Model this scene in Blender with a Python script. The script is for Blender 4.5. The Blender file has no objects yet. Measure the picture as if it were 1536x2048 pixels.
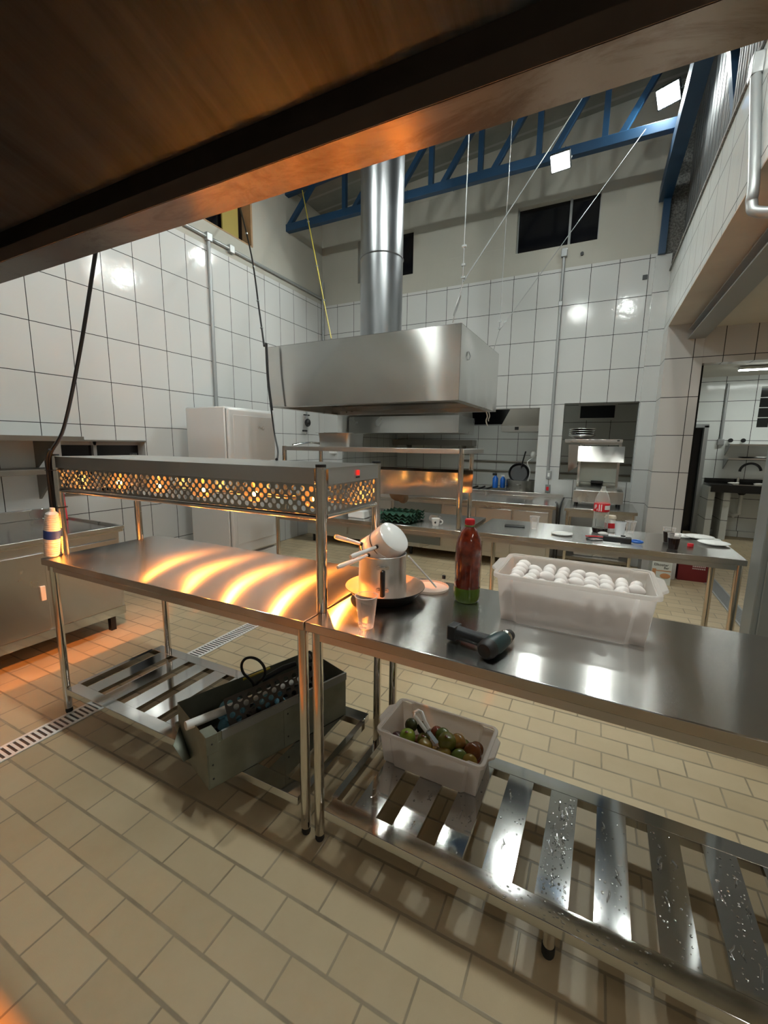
import bpy, bmesh, math, random
from mathutils import Matrix, Vector
random.seed(7)
S = bpy.context.scene
C = S.collection
PI = math.pi
R = math.radians

# ------------------------------------------------------------------ camera
cd = bpy.data.cameras.new('camera')
cd.sensor_fit = 'VERTICAL'; cd.sensor_height = 36.0
cd.lens = 839.3 / 2048 * 36.0
cd.clip_start = 0.02
cam = bpy.data.objects.new('camera', cd); C.objects.link(cam)
YAW, PITCH, ROLL = -0.4622, -0.1587, 0.0138
f = Vector((math.sin(YAW)*math.cos(PITCH), math.cos(YAW)*math.cos(PITCH), math.sin(PITCH)))
r = Vector((math.cos(YAW), -math.sin(YAW), 0)); u = r.cross(f)
r2 = r*math.cos(ROLL) + u*math.sin(ROLL); u2 = u*math.cos(ROLL) - r*math.sin(ROLL)
cam.matrix_world = Matrix(((r2.x, u2.x, -f.x, 0), (r2.y, u2.y, -f.y, 0), (r2.z, u2.z, -f.z, 1.4956), (0, 0, 0, 1)))
S.camera = cam

# ------------------------------------------------------------------ world, exposure, lights
w = bpy.data.worlds.new('night'); S.world = w; w.use_nodes = True
w.node_tree.nodes['Background'].inputs[0].default_value = (0.02, 0.025, 0.04, 1)
w.node_tree.nodes['Background'].inputs[1].default_value = 0.15
S.view_settings.view_transform = 'Standard'; S.view_settings.look = 'None'
S.view_settings.exposure = -0.25; S.view_settings.gamma = 1.0
S.view_settings.use_curve_mapping = False
S.cycles.sample_clamp_indirect = 120.0; S.cycles.blur_glossy = .3; S.cycles.transparent_max_bounces = 24
FLOOD = 500.0          # emission of the LED floodlight faces
TUBE = 30.0            # ceiling lamps of the side and back rooms
BULB_W = 230.0           # each heat lamp
LED = (0.93, 1.0, 0.95)
WARM = (1.0, 0.93, 0.82)
HEAT = (1.0, 0.36, 0.075)

# ------------------------------------------------------------------ materials
def nodes(name):
    m = bpy.data.materials.new(name); m.use_nodes = True
    nt = m.node_tree
    return m, nt, nt.nodes['Principled BSDF']
def rgba(c): return (c[0], c[1], c[2], 1)
def link(nt, a, b): nt.links.new(a, b)
def setp(b, **k):
    names = {'col': 'Base Color', 'rough': 'Roughness', 'metal': 'Metallic', 'spec': 'Specular IOR Level', 'trans': 'Transmission Weight',
             'ior': 'IOR', 'alpha': 'Alpha', 'aniso': 'Anisotropic', 'coat': 'Coat Weight', 'sss': 'Subsurface Weight'}
    for a, v in k.items():
        b.inputs[names[a]].default_value = rgba(v) if a == 'col' else v
def noise(nt, scale, detail=3, vec=None, rough=.5, dist=0):
    n = nt.nodes.new('ShaderNodeTexNoise'); n.inputs['Scale'].default_value = scale
    n.inputs['Detail'].default_value = detail; n.inputs['Roughness'].default_value = rough; n.inputs['Distortion'].default_value = dist
    if vec is not None: link(nt, vec, n.inputs['Vector'])
    return n
def objcoord(nt, scale=(1, 1, 1)):
    g = nt.nodes.new('ShaderNodeNewGeometry')
    mp = nt.nodes.new('ShaderNodeMapping'); mp.inputs['Scale'].default_value = scale
    link(nt, g.outputs['Position'], mp.inputs['Vector'])
    return mp.outputs['Vector']
def bump(nt, b, h, strength=.2, dist=.01, prev=None):
    n = nt.nodes.new('ShaderNodeBump'); n.inputs['Strength'].default_value = strength; n.inputs['Distance'].default_value = dist
    link(nt, h, n.inputs['Height'])
    if prev is not None: link(nt, prev, n.inputs['Normal'])
    link(nt, n.outputs['Normal'], b.inputs['Normal'])
    return n.outputs['Normal']
def ramp(nt, fac, c0, c1, p0=.3, p1=.7):
    n = nt.nodes.new('ShaderNodeValToRGB')
    n.color_ramp.elements[0].position = p0; n.color_ramp.elements[1].position = p1
    n.color_ramp.elements[0].color = rgba(c0); n.color_ramp.elements[1].color = rgba(c1)
    link(nt, fac, n.inputs['Fac']); return n.outputs['Color']
def plain(name, col, rough=.5, metal=0, var=0.0, vs=12, **k):
    m, nt, b = nodes(name); setp(b, col=col, rough=rough, metal=metal, **k)
    if var:
        n = noise(nt, vs, 4, objcoord(nt))
        link(nt, ramp(nt, n.outputs['Fac'], [c*(1-var) for c in col], [min(1, c*(1+var)) for c in col]), b.inputs['Base Color'])
    return m
def steel(name, col=(.58, .57, .55), rough=.22, aniso=0, tan=None, wave=.02, wscale=1.6, brush=None, smudge=.08, bs=.12):
    m, nt, b = nodes(name); setp(b, col=col, rough=rough, metal=1.0, aniso=aniso)
    pos = objcoord(nt)
    if tan:
        cx = nt.nodes.new('ShaderNodeCombineXYZ')
        for i in range(3): cx.inputs[i].default_value = tan[i]
        link(nt, cx.outputs[0], b.inputs['Tangent'])
    n = noise(nt, 3.5, 3, pos, .5)
    mr = nt.nodes.new('ShaderNodeMapRange'); mr.inputs['From Min'].default_value = .3; mr.inputs['From Max'].default_value = .75
    mr.inputs['To Min'].default_value = max(.03, rough - smudge); mr.inputs['To Max'].default_value = rough + smudge
    link(nt, n.outputs['Fac'], mr.inputs['Value']); link(nt, mr.outputs[0], b.inputs['Roughness'])
    prev = None
    if wave:
        wv = noise(nt, wscale, 1, pos, .4)
        prev = bump(nt, b, wv.outputs['Fac'], 1.0, wave)
    if brush:
        br = noise(nt, 1.0, 2, objcoord(nt, brush))
        bump(nt, b, br.outputs['Fac'], min(1, bs), .0042 if bs > .3 else .002, prev)
    return m
def math_n(nt, op, a, b=None, c=None):
    n = nt.nodes.new('ShaderNodeMath'); n.operation = op
    for i, v in enumerate((a, b, c)):
        if v is None: continue
        if isinstance(v, (int, float)): n.inputs[i].default_value = v
        else: link(nt, v, n.inputs[i])
    return n.outputs[0]
def xyz(nt):
    g = nt.nodes.new('ShaderNodeNewGeometry'); s = nt.nodes.new('ShaderNodeSeparateXYZ')
    link(nt, g.outputs['Position'], s.inputs[0]); return s.outputs
def line_mask(nt, coord, off, pitch, half):
    t = math_n(nt, 'FRACT', math_n(nt, 'DIVIDE', math_n(nt, 'SUBTRACT', coord, off), pitch))
    d = math_n(nt, 'MULTIPLY', math_n(nt, 'MINIMUM', t, math_n(nt, 'SUBTRACT', 1.0, t)), pitch)
    return math_n(nt, 'LESS_THAN', d, half)
def wall_tile(name, ax, off, pitch=.311, zp=.411, z0=.0, paint_z=None, white=(.59, .595, .585), grout=(.02, .02, .02), paint=(.45, .435, .38), half=.0031):
    m, nt, b = nodes(name); setp(b, spec=.22)
    o = xyz(nt); g = math_n(nt, 'MAXIMUM', line_mask(nt, o[ax], off, pitch, half), line_mask(nt, o[2], z0, zp, half))
    mx = nt.nodes.new('ShaderNodeMix'); mx.data_type = 'RGBA'
    mx.inputs['A'].default_value = rgba(white); mx.inputs['B'].default_value = rgba(grout); link(nt, g, mx.inputs['Factor'])
    col = mx.outputs['Result']
    rough = math_n(nt, 'ADD', math_n(nt, 'MULTIPLY', g, .6), .12)
    wv = noise(nt, 14, 3, objcoord(nt))
    hh = math_n(nt, 'ADD', math_n(nt, 'MULTIPLY', wv.outputs['Fac'], .5), math_n(nt, 'MULTIPLY', g, -.5))
    bump(nt, b, hh, .6, .004)
    if paint_z is not None:
        up = math_n(nt, 'GREATER_THAN', o[2], paint_z)
        m2 = nt.nodes.new('ShaderNodeMix'); m2.data_type = 'RGBA'; link(nt, up, m2.inputs['Factor'])
        pn = noise(nt, 1.3, 4, objcoord(nt))
        link(nt, col, m2.inputs['A']); link(nt, ramp(nt, pn.outputs['Fac'], [c*.93 for c in paint], paint), m2.inputs['B'])
        col = m2.outputs['Result']
        rough = math_n(nt, 'MAXIMUM', rough, math_n(nt, 'MULTIPLY', up, .75))
    link(nt, col, b.inputs['Base Color']); link(nt, rough, b.inputs['Roughness'])
    return m
def emit(name, col, s):
    m = bpy.data.materials.new(name); m.use_nodes = True; nt = m.node_tree; nt.nodes.clear()
    e = nt.nodes.new('ShaderNodeEmission'); e.inputs[0].default_value = rgba(col); e.inputs[1].default_value = s
    o = nt.nodes.new('ShaderNodeOutputMaterial'); link(nt, e.outputs[0], o.inputs[0]); return m
def clear(name, tint=(1, 1, 1), through=.75, rough=.05, body=(.9, .9, .9), mode='glossy'):
    """thin clear sheet: part transparent, part shiny"""
    m = bpy.data.materials.new(name); m.use_nodes = True; nt = m.node_tree; b = nt.nodes['Principled BSDF']; out = nt.nodes['Material Output']
    setp(b, col=body, rough=rough, spec=.6)
    t = nt.nodes.new('ShaderNodeBsdfTransparent'); t.inputs[0].default_value = rgba(tint)
    lw = nt.nodes.new('ShaderNodeLayerWeight'); lw.inputs[0].default_value = .35
    mx = nt.nodes.new('ShaderNodeMixShader')
    fac = math_n(nt, 'MULTIPLY_ADD', lw.outputs['Facing'], .40, 1 - through)
    fc = nt.nodes.new('ShaderNodeClamp'); link(nt, fac, fc.inputs[0])
    link(nt, fc.outputs[0], mx.inputs[0]); link(nt, t.outputs[0], mx.inputs[1]); link(nt, b.outputs[0], mx.inputs[2]); link(nt, mx.outputs[0], out.inputs[0])
    return m
def milky(name, col, through=.2, trans=.45, rough=.35):
    m = bpy.data.materials.new(name); m.use_nodes = True; nt = m.node_tree; b = nt.nodes['Principled BSDF']; out = nt.nodes['Material Output']
    setp(b, col=col, rough=rough)
    tl = nt.nodes.new('ShaderNodeBsdfTranslucent'); tl.inputs[0].default_value = rgba(col)
    a = nt.nodes.new('ShaderNodeMixShader'); a.inputs[0].default_value = trans
    link(nt, b.outputs[0], a.inputs[1]); link(nt, tl.outputs[0], a.inputs[2])
    t = nt.nodes.new('ShaderNodeBsdfTransparent'); c = nt.nodes.new('ShaderNodeMixShader'); c.inputs[0].default_value = through
    link(nt, a.outputs[0], c.inputs[1]); link(nt, t.outputs[0], c.inputs[2]); link(nt, c.outputs[0], out.inputs[0])
    return m

M = {}
M['tile_left'] = wall_tile('left wall tile', 1, 1.95, .3125, paint_z=3.76)
M['tile_back'] = wall_tile('back wall tile', 0, .068, .31, paint_z=3.74)
M['tile_y'] = wall_tile('beam side tile', 1, 5.68, .31, white=(.60, .615, .60))
M['tile_col'] = wall_tile('column tile', 0, .843, .26, half=.0034, white=(.54, .52, .50))
M['tile_far'] = wall_tile('far wall tile', 0, 1.46, .42, .33, white=(.70, .72, .70), half=.004)
M['paint'] = plain('cream paint', (.58, .55, .48), .7, var=.05, vs=2)
M['paint_white'] = plain('white paint', (.7, .7, .68), .6, var=.03, vs=2)
M['soffit'] = plain('beige soffit plaster', (.50, .44, .37), .75, var=.06, vs=4)
M['roof'] = None
def mk_roof():
    m, nt, b = nodes('grey roof sheets'); o = xyz(nt)
    g = line_mask(nt, o[1], .1, .33, .02)
    n = noise(nt, 2.2, 5, objcoord(nt))
    mx = nt.nodes.new('ShaderNodeMix'); mx.data_type = 'RGBA'; link(nt, g, mx.inputs['Factor'])
    link(nt, ramp(nt, n.outputs['Fac'], (.13, .135, .12), (.20, .205, .185)), mx.inputs['A']); mx.inputs['B'].default_value = (.25, .255, .235, 1)
    link(nt, mx.outputs['Result'], b.inputs['Base Color']); setp(b, rough=.7); return m
M['roof'] = mk_roof()
def mk_floor():
    m, nt, b = nodes('tan running bond floor tile'); o = xyz(nt)
    PX, PY, H = .2365, .1245, .0056
    row = math_n(nt, 'FLOOR', math_n(nt, 'DIVIDE', math_n(nt, 'SUBTRACT', o[1], .8015), PY))
    par = math_n(nt, 'FRACT', math_n(nt, 'MULTIPLY', row, .5))
    xs = math_n(nt, 'SUBTRACT', math_n(nt, 'SUBTRACT', o[0], -1.036), math_n(nt, 'MULTIPLY', par, PX))
    t = math_n(nt, 'FRACT', math_n(nt, 'DIVIDE', xs, PX))
    dx = math_n(nt, 'MULTIPLY', math_n(nt, 'MINIMUM', t, math_n(nt, 'SUBTRACT', 1.0, t)), PX)
    s = math_n(nt, 'FRACT', math_n(nt, 'DIVIDE', math_n(nt, 'SUBTRACT', o[1], .8015), PY))
    dy = math_n(nt, 'MULTIPLY', math_n(nt, 'MINIMUM', s, math_n(nt, 'SUBTRACT', 1.0, s)), PY)
    wob = noise(nt, 40, 2, objcoord(nt))
    d = math_n(nt, 'ADD', math_n(nt, 'MINIMUM', math_n(nt, 'MULTIPLY', dx, 1.5), dy), math_n(nt, 'MULTIPLY', math_n(nt, 'SUBTRACT', wob.outputs['Fac'], .5), .002))
    mr = nt.nodes.new('ShaderNodeMapRange'); mr.interpolation_type = 'SMOOTHSTEP'
    mr.inputs['From Min'].default_value = H*.55; mr.inputs['From Max'].default_value = H*1.25
    link(nt, d, mr.inputs['Value'])
    cid = nt.nodes.new('ShaderNodeCombineXYZ')
    link(nt, math_n(nt, 'FLOOR', math_n(nt, 'DIVIDE', xs, PX)), cid.inputs[0]); link(nt, row, cid.inputs[1])
    wn = nt.nodes.new('ShaderNodeTexWhiteNoise'); link(nt, cid.outputs[0], wn.inputs['Vector'])
    n = noise(nt, 5, 6, objcoord(nt), .65)
    base = ramp(nt, math_n(nt, 'ADD', math_n(nt, 'MULTIPLY', wn.outputs['Value'], .35), math_n(nt, 'MULTIPLY', n.outputs['Fac'], .65)), (.46, .355, .215), (.56, .45, .29), .25, .75)
    gn = noise(nt, 6, 4, objcoord(nt))
    gc = ramp(nt, gn.outputs['Fac'], (.22, .175, .11), (.36, .295, .20), .3, .65)
    mx = nt.nodes.new('ShaderNodeMix'); mx.data_type = 'RGBA'
    link(nt, mr.outputs[0], mx.inputs['Factor']); link(nt, gc, mx.inputs['A']); link(nt, base, mx.inputs['B'])
    link(nt, mx.outputs['Result'], b.inputs['Base Color'])
    fine = noise(nt, 350, 2, objcoord(nt))
    hh = math_n(nt, 'ADD', math_n(nt, 'MULTIPLY', mr.outputs[0], 1.0), math_n(nt, 'MULTIPLY', fine.outputs['Fac'], .15))
    bump(nt, b, hh, .5, .0022)
    link(nt, math_n(nt, 'ADD', math_n(nt, 'MULTIPLY', n.outputs['Fac'], .3), .3), b.inputs['Roughness'])
    return m
M['floor'] = mk_floor()
M['top'] = steel('brushed steel worktop', rough=.215, aniso=1.0, tan=(0, 1, 0), wave=.013, wscale=1.7, smudge=.004)
def add_smooth(m, rough, fac):
    # brushed sheet: a fairly smooth lobe under the wide brushed one
    nt = m.node_tree; b = nt.nodes['Principled BSDF']; out = nt.nodes['Material Output']
    c = nt.nodes.new('ShaderNodeBsdfPrincipled'); c.inputs['Base Color'].default_value = b.inputs['Base Color'].default_value
    setp(c, metal=1.0, rough=rough)
    src = [n for n in nt.nodes if n.type == 'BUMP']
    if src: link(nt, src[0].outputs['Normal'], c.inputs['Normal'])
    mx = nt.nodes.new('ShaderNodeMixShader'); mx.inputs[0].default_value = fac
    link(nt, b.outputs[0], mx.inputs[1]); link(nt, c.outputs[0], mx.inputs[2]); link(nt, mx.outputs[0], out.inputs[0])
add_smooth(M['top'], .14, .13)
M['top_plain'] = steel('steel worktop', rough=.2, wave=.01, wscale=2, smudge=.02)
M['slat'] = steel('shelf slat steel', (.56, .56, .55), .075, .2, (0, 1, 0), wave=.002, wscale=4, smudge=.01)
M['tube'] = steel('polished steel tube', (.66, .63, .58), .11, wave=0, smudge=.04)
M['sheet'] = steel('satin steel sheet', (.58, .57, .55), .29, wave=.005, wscale=1.4, smudge=.02)
M['front'] = steel('brushed steel fascia', (.58, .57, .55), .36, .5, (0, 0, 1), wave=.012, wscale=2.2, smudge=.03)
M['hood'] = steel('wavy steel hood', (.72, .72, .70), .21, 1.0, (0, 0, 1), wave=.085, wscale=1.1, smudge=0)
M['mirror'] = steel('bright steel panel', (.70, .69, .67), .10, wave=.02, wscale=2.2, smudge=.02)
M['duct'] = steel('galvanised duct', (.25, .255, .265), .33, wave=.004, wscale=3, smudge=.05)
M['perf'] = steel('perforated steel', (.50, .49, .47), .25, wave=0)
M['dark_steel'] = steel('dark grimy steel', (.30, .28, .25), .42, wave=.01)
M['galv'] = plain('galvanised conduit', (.36, .37, .37), .42, metal=.45)
M['crate_metal'] = plain('grey green painted metal', (.20, .215, .17), .5, metal=.35, var=.18, vs=9)
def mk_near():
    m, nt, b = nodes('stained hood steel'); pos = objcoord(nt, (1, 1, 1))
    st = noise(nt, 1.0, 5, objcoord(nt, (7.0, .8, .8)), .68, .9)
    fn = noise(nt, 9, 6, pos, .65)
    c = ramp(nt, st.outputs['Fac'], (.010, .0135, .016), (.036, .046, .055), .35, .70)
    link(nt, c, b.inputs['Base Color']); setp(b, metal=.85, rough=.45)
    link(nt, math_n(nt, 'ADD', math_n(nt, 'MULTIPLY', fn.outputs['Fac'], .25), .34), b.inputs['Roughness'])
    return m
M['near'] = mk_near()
def mk_rim():
    m, nt, b = nodes('rim steel with grease marks'); pos = objcoord(nt)
    n = noise(nt, 3.0, 8, objcoord(nt, (1, 3, 1)), .7, 1.2)
    c = ramp(nt, n.outputs['Fac'], (.25, .19, .155), (.38, .31, .26), .36, .5)
    link(nt, c, b.inputs['Base Color']); setp(b, metal=1, rough=.34, aniso=1.0)
    cx = nt.nodes.new('ShaderNodeCombineXYZ'); cx.inputs[1].default_value = 1; link(nt, cx.outputs[0], b.inputs['Tangent'])
    link(nt, math_n(nt, 'ADD', math_n(nt, 'MULTIPLY', n.outputs['Fac'], .06), .31), b.inputs['Roughness'])
    return m
M['rim'] = mk_rim()
M['blue'] = plain('blue enamel paint', (.007, .042, .10), .42, var=.12, vs=5)
M['black'] = plain('black plastic', (.012, .012, .013), .4)
M['black_rubber'] = plain('black rubber', (.015, .015, .015), .7)
M['night'] = plain('night outside', (.004, .004, .006), .15)
M['white_enamel'] = plain('white enamel', (.80, .80, .78), .12, coat=.5)
M['enamel_rim'] = plain('dark enamel rim', (.10, .06, .05), .3)
M['alu'] = steel('aluminium pot', (.72, .72, .71), .34, .5, (0, 0, 1), wave=0)
M['pan_in'] = plain('worn pan interior', (.24, .17, .125), .45, var=.1, vs=20)
M['pan_out'] = plain('black pan coating', (.014, .013, .013), .28)
M['fridge'] = plain('fridge white enamel', (.62, .62, .61), .22)
M['dark_sheet'] = plain('dark sheet metal', (.055, .05, .045), .4, metal=.4)
M['liner'] = plain('hood liner steel', (.20, .155, .125), .5, metal=.6, var=.1, vs=6)
M['fridge_grey'] = plain('fridge seal grey', (.34, .34, .33), .5)
M['red_plastic'] = plain('red plastic', (.62, .02, .03), .3)
M['egg'] = plain('white eggshell', (.86, .80, .77), .5, var=.04, vs=30)
M['tub'] = milky('milky white plastic', (.93, .89, .86), .37, .60)
M['cup_white'] = plain('white plastic cup', (.82, .80, .76), .4)
M['blue_wrap'] = plain('blue wrapper', (.02, .06, .33), .35)
M['sauce'] = plain('red brown sauce', (.15, .020, .008), .10, var=.45, vs=45, coat=.6)
M['sauce_green'] = plain('green bottle base', (.075, .13, .012), .12)
M['pet'] = clear('clear bottle plastic', (.98, 1, .98), .86, .04, (.9, .95, .92))
M['cup_clear'] = clear('clear cup plastic', (.98, .97, .96), .80, .15, (.95, .92, .90))
M['cup_milky'] = milky('milky cup plastic', (.82, .84, .86), .25, .4)
M['cola'] = plain('dark cola', (.012, .005, .004), .08)
M['drill_teal'] = plain('dark teal plastic', (.009, .033, .036), .38)
M['drill_black'] = plain('black grip rubber', (.012, .012, .013), .5)
M['sticker'] = plain('white sticker', (.62, .64, .64), .4)
M['tray'] = plain('dark green pulp tray', (.018, .075, .045), .8, var=.2, vs=30)
M['plate'] = plain('white plate', (.82, .82, .80), .25)
M['carton_white'] = plain('white carton', (.66, .68, .64), .6)
M['carton_red'] = plain('dark red carton', (.16, .010, .012), .5)
M['ink'] = plain('dark ink', (.03, .03, .03), .6)
M['ink_white'] = plain('pale ink', (.6, .5, .48), .6)
M['orange_print'] = plain('orange print', (.55, .26, .12), .6)
M['blue_plastic'] = plain('bright blue plastic', (.01, .12, .50), .35)
M['cloth_blue'] = plain('light blue cloth', (.16, .38, .50), .85, var=.2, vs=30)
M['white_pipe'] = plain('white plastic pipe', (.75, .75, .72), .35)
M['yellow'] = plain('yellow cable', (.50, .40, .06), .5)
M['wire'] = plain('steel wire', (.30, .31, .31), .5, metal=.3)
M['wood'] = plain('wooden frame', (.33, .20, .10), .6, var=.15, vs=8)
M['ochre'] = plain('ochre panel', (.36, .27, .06), .7)
M['granite'] = plain('black granite', (.012, .012, .012), .2)
M['rough_plaster'] = plain('dark roughcast plaster', (.17, .17, .16), .9, var=.6, vs=60)
M['corr'] = plain('corrugated sheet', (.13, .135, .14), .6, var=.12, vs=4)
M['bag'] = plain('brown paper bag', (.34, .24, .15), .8, var=.15, vs=14)
M['grey_paint'] = plain('grey painted metal', (.20, .215, .21), .38, var=.04, vs=3)
M['glassblock'] = plain('dark glass block', (.02, .022, .022), .12)
M['lid'] = clear('pale plastic lid', (.9, .85, .8), .45, .2, (.75, .62, .54))
M['flood_face'] = emit('floodlight LED face', LED, FLOOD)
M['tube_face'] = emit('ceiling lamp face', WARM, TUBE)
M['tube_back'] = emit('back room lamp face', LED, TUBE*1.7)
M['filament'] = emit('glowing filament', (1.0, .62, .2), 90)
M['red_led'] = emit('lit red switch', (1, .03, .02), 1.4)
def mk_water():
    m, nt, b = nodes('water'); setp(b, col=(1, 1, 1), rough=.02, trans=1.0, ior=1.33); return m
M['water'] = mk_water()
def mk_bulb():
    m = bpy.data.materials.new('heat lamp glass'); m.use_nodes = True; nt = m.node_tree; out = nt.nodes['Material Output']
    b = nt.nodes['Principled BSDF']; setp(b, col=(1, .75, .5), rough=.05, metal=1)
    e = nt.nodes.new('ShaderNodeEmission'); e.inputs[0].default_value = (1, .40, .10, 1); e.inputs[1].default_value = 1.5
    t = nt.nodes.new('ShaderNodeBsdfTransparent'); t.inputs[0].default_value = (1, .8, .55, 1)
    a = nt.nodes.new('ShaderNodeMixShader'); a.inputs[0].default_value = .5; link(nt, b.outputs[0], a.inputs[1]); link(nt, e.outputs[0], a.inputs[2])
    c = nt.nodes.new('ShaderNodeMixShader'); c.inputs[0].default_value = .45; link(nt, a.outputs[0], c.inputs[1]); link(nt, t.outputs[0], c.inputs[2])
    link(nt, c.outputs[0], out.inputs[0]); return m
M['bulb'] = mk_bulb()
TOM = {}
for nm, c in dict(lime=(.20, .30, .02), olive=(.15, .14, .02), ochre=(.27, .17, .03), amber=(.30, .15, .03), brown=(.16, .05, .015), dark=(.05, .055, .015), green=(.10, .13, .02), rust=(.24, .045, .02), plum=(.06, .012, .015)).items():
    TOM[nm] = plain('tomato skin ' + nm, c, .22, var=.15, vs=25)

# ------------------------------------------------------------------ mesh helpers
ROOT = {}
class MB:
    def __init__(s): s.v = []; s.f = []
    def add(s, vs, fs):
        o = len(s.v); s.v += [Vector(p) for p in vs]; s.f += [[i + o for i in q] for q in fs]; return s
    def box(s, x0, x1, y0, y1, z0, z1):
        vs = [(x, y, z) for z in (z0, z1) for y in (y0, y1) for x in (x0, x1)]
        return s.add(vs, [(0, 2, 3, 1), (4, 5, 7, 6), (0, 1, 5, 4), (2, 6, 7, 3), (0, 4, 6, 2), (1, 3, 7, 5)])
    def poly(s, pts): return s.add(pts, [list(range(len(pts)))])
    def prism(s, pts, d):
        d = Vector(d); n = len(pts); a = [Vector(p) for p in pts]; b = [p + d for p in a]
        fs = [list(range(n))[::-1], list(range(n, 2*n))] + [(i, (i+1) % n, n + (i+1) % n, n + i) for i in range(n)]
        return s.add(a + b, fs)
    def frame(s, d):
        d = Vector(d).normalized(); a = Vector((0, 0, 1)) if abs(d.z) < .9 else Vector((1, 0, 0))
        e = d.cross(a).normalized(); return d, e, d.cross(e)
    def cyl(s, p0, p1, r0, r1=None, n=20, caps=True):
        r1 = r0 if r1 is None else r1; p0, p1 = Vector(p0), Vector(p1); d, e, g = s.frame(p1 - p0)
        ring = lambda p, r: [p + e*(r*math.cos(2*PI*i/n)) + g*(r*math.sin(2*PI*i/n)) for i in range(n)]
        fs = [(i, (i+1) % n, n + (i+1) % n, n + i) for i in range(n)]
        if caps: fs += [list(range(n))[::-1], list(range(n, 2*n))]
        return s.add(ring(p0, r0) + ring(p1, r1), fs)
    def bar(s, p0, p1, w, h):
        p0, p1 = Vector(p0), Vector(p1); d, e, g = s.frame(p1 - p0)
        vs = [p + e*(a*w/2) + g*(b*h/2) for p in (p0, p1) for a, b in ((-1, -1), (1, -1), (1, 1), (-1, 1))]
        return s.add(vs, [(0, 3, 2, 1), (4, 5, 6, 7)] + [(i, (i+1) % 4, 4 + (i+1) % 4, 4 + i) for i in range(4)])
    def lathe(s, c, prof, n=32, close=False, axis=None, cap=True):
        """prof: (radius, height) along axis from c"""
        c = Vector(c)
        if axis is None: d, e, g = Vector((0, 0, 1)), Vector((1, 0, 0)), Vector((0, 1, 0))
        else: d, e, g = s.frame(axis)
        vs, fs = [], []
        for r, h in prof:
            for i in range(n): vs.append(c + d*h + e*(r*math.cos(2*PI*i/n)) + g*(r*math.sin(2*PI*i/n)))
        m = len(prof)
        for k in range(m if close else m - 1):
            a, b = k*n, ((k+1) % m)*n
            for i in range(n): fs.append((a + i, a + (i+1) % n, b + (i+1) % n, b + i))
        if not close:
            if prof[0][0] > 1e-5: fs.append(list(range(n))[::-1])
            if prof[-1][0] > 1e-5 and cap: fs.append(list(range((m-1)*n, m*n)))
        return s.add(vs, fs)
    def tube(s, path, r, n=8, closed=False):
        P = [Vector(p) for p in path]; m = len(P); vs = []; fs = []
        e = None
        for i, p in enumerate(P):
            t = (P[(i+1) % m] - P[i-1]) if closed else (P[min(i+1, m-1)] - P[max(i-1, 0)])
            t.normalize()
            if e is None: _, e, _ = s.frame(t)
            e = (e - t*e.dot(t)).normalized(); g = t.cross(e)
            rr = r[i] if isinstance(r, (list, tuple)) else r
            vs += [p + e*(rr*math.cos(2*PI*k/n)) + g*(rr*math.sin(2*PI*k/n)) for k in range(n)]
        for i in range(m if closed else m - 1):
            a, b = i*n, ((i+1) % m)*n
            fs += [(a + k, a + (k+1) % n, b + (k+1) % n, b + k) for k in range(n)]
        if not closed: fs += [list(range(n))[::-1], list(range((m-1)*n, m*n))]
        return s.add(vs, fs)
    def sph(s, c, r, sc=(1, 1, 1), n=16):
        c = Vector(c); vs = [c + Vector((0, 0, r*sc[2]))]; fs = []; h = n//2
        for j in range(1, h):
            a = PI*j/h
            for i in range(n): vs.append(c + Vector((r*sc[0]*math.sin(a)*math.cos(2*PI*i/n), r*sc[1]*math.sin(a)*math.sin(2*PI*i/n), r*sc[2]*math.cos(a))))
        vs.append(c - Vector((0, 0, r*sc[2])))
        for i in range(n): fs.append((0, 1 + i, 1 + (i+1) % n))
        for j in range(h-2):
            for i in range(n): fs.append((1 + j*n + i, 1 + (j+1)*n + i, 1 + (j+1)*n + (i+1) % n, 1 + j*n + (i+1) % n))
        b = len(vs) - 1
        for i in range(n): fs.append((b, 1 + (h-2)*n + (i+1) % n, 1 + (h-2)*n + i))
        return s.add(vs, fs)
    def xf(s, m, start=0):
        for i in range(start, len(s.v)): s.v[i] = m @ s.v[i]
        return s
    def build(s, name, mat, parent=None, bevel=0, flat=False, label=None, solid=0, sharp=38, seg=2):
        o = mesh_of(s.v, s.f, name, mat, parent, flat, sharp)
        if solid:
            k = o.modifiers.new('thickness', 'SOLIDIFY'); k.thickness = solid; k.offset = 0
        if bevel:
            k = o.modifiers.new('bevel', 'BEVEL'); k.width = bevel; k.segments = seg; k.limit_method = 'ANGLE'; k.angle_limit = R(40)
        if label: o['label'] = label
        return o
def mesh_of(v, fc, name, mat, parent, flat=False, sharp=38):
    off = Vector((0, 0, 0)); p = parent
    while p is not None:
        if p.name in ROOT: off = ROOT[p.name]
        p = p.parent
    bm = bmesh.new(); vs = [bm.verts.new(q - off) for q in v]
    for q in fc:
        try: bm.faces.new([vs[i] for i in q])
        except ValueError: pass
    bmesh.ops.recalc_face_normals(bm, faces=bm.faces)
    if not flat:
        lim = R(sharp)
        for fce in bm.faces: fce.smooth = True
        for e in bm.edges:
            if len(e.link_faces) == 2 and e.calc_face_angle(0) > lim: e.smooth = False
    me = bpy.data.meshes.new(name); bm.to_mesh(me); bm.free()
    if mat is not None: me.materials.append(mat)
    o = bpy.data.objects.new(name, me); C.objects.link(o)
    if parent is not None: o.parent = parent
    return o
def tag(o, label, cat, group=None):
    o['label'] = label; o['category'] = cat
    if group: o['group'] = group
    return o
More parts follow.
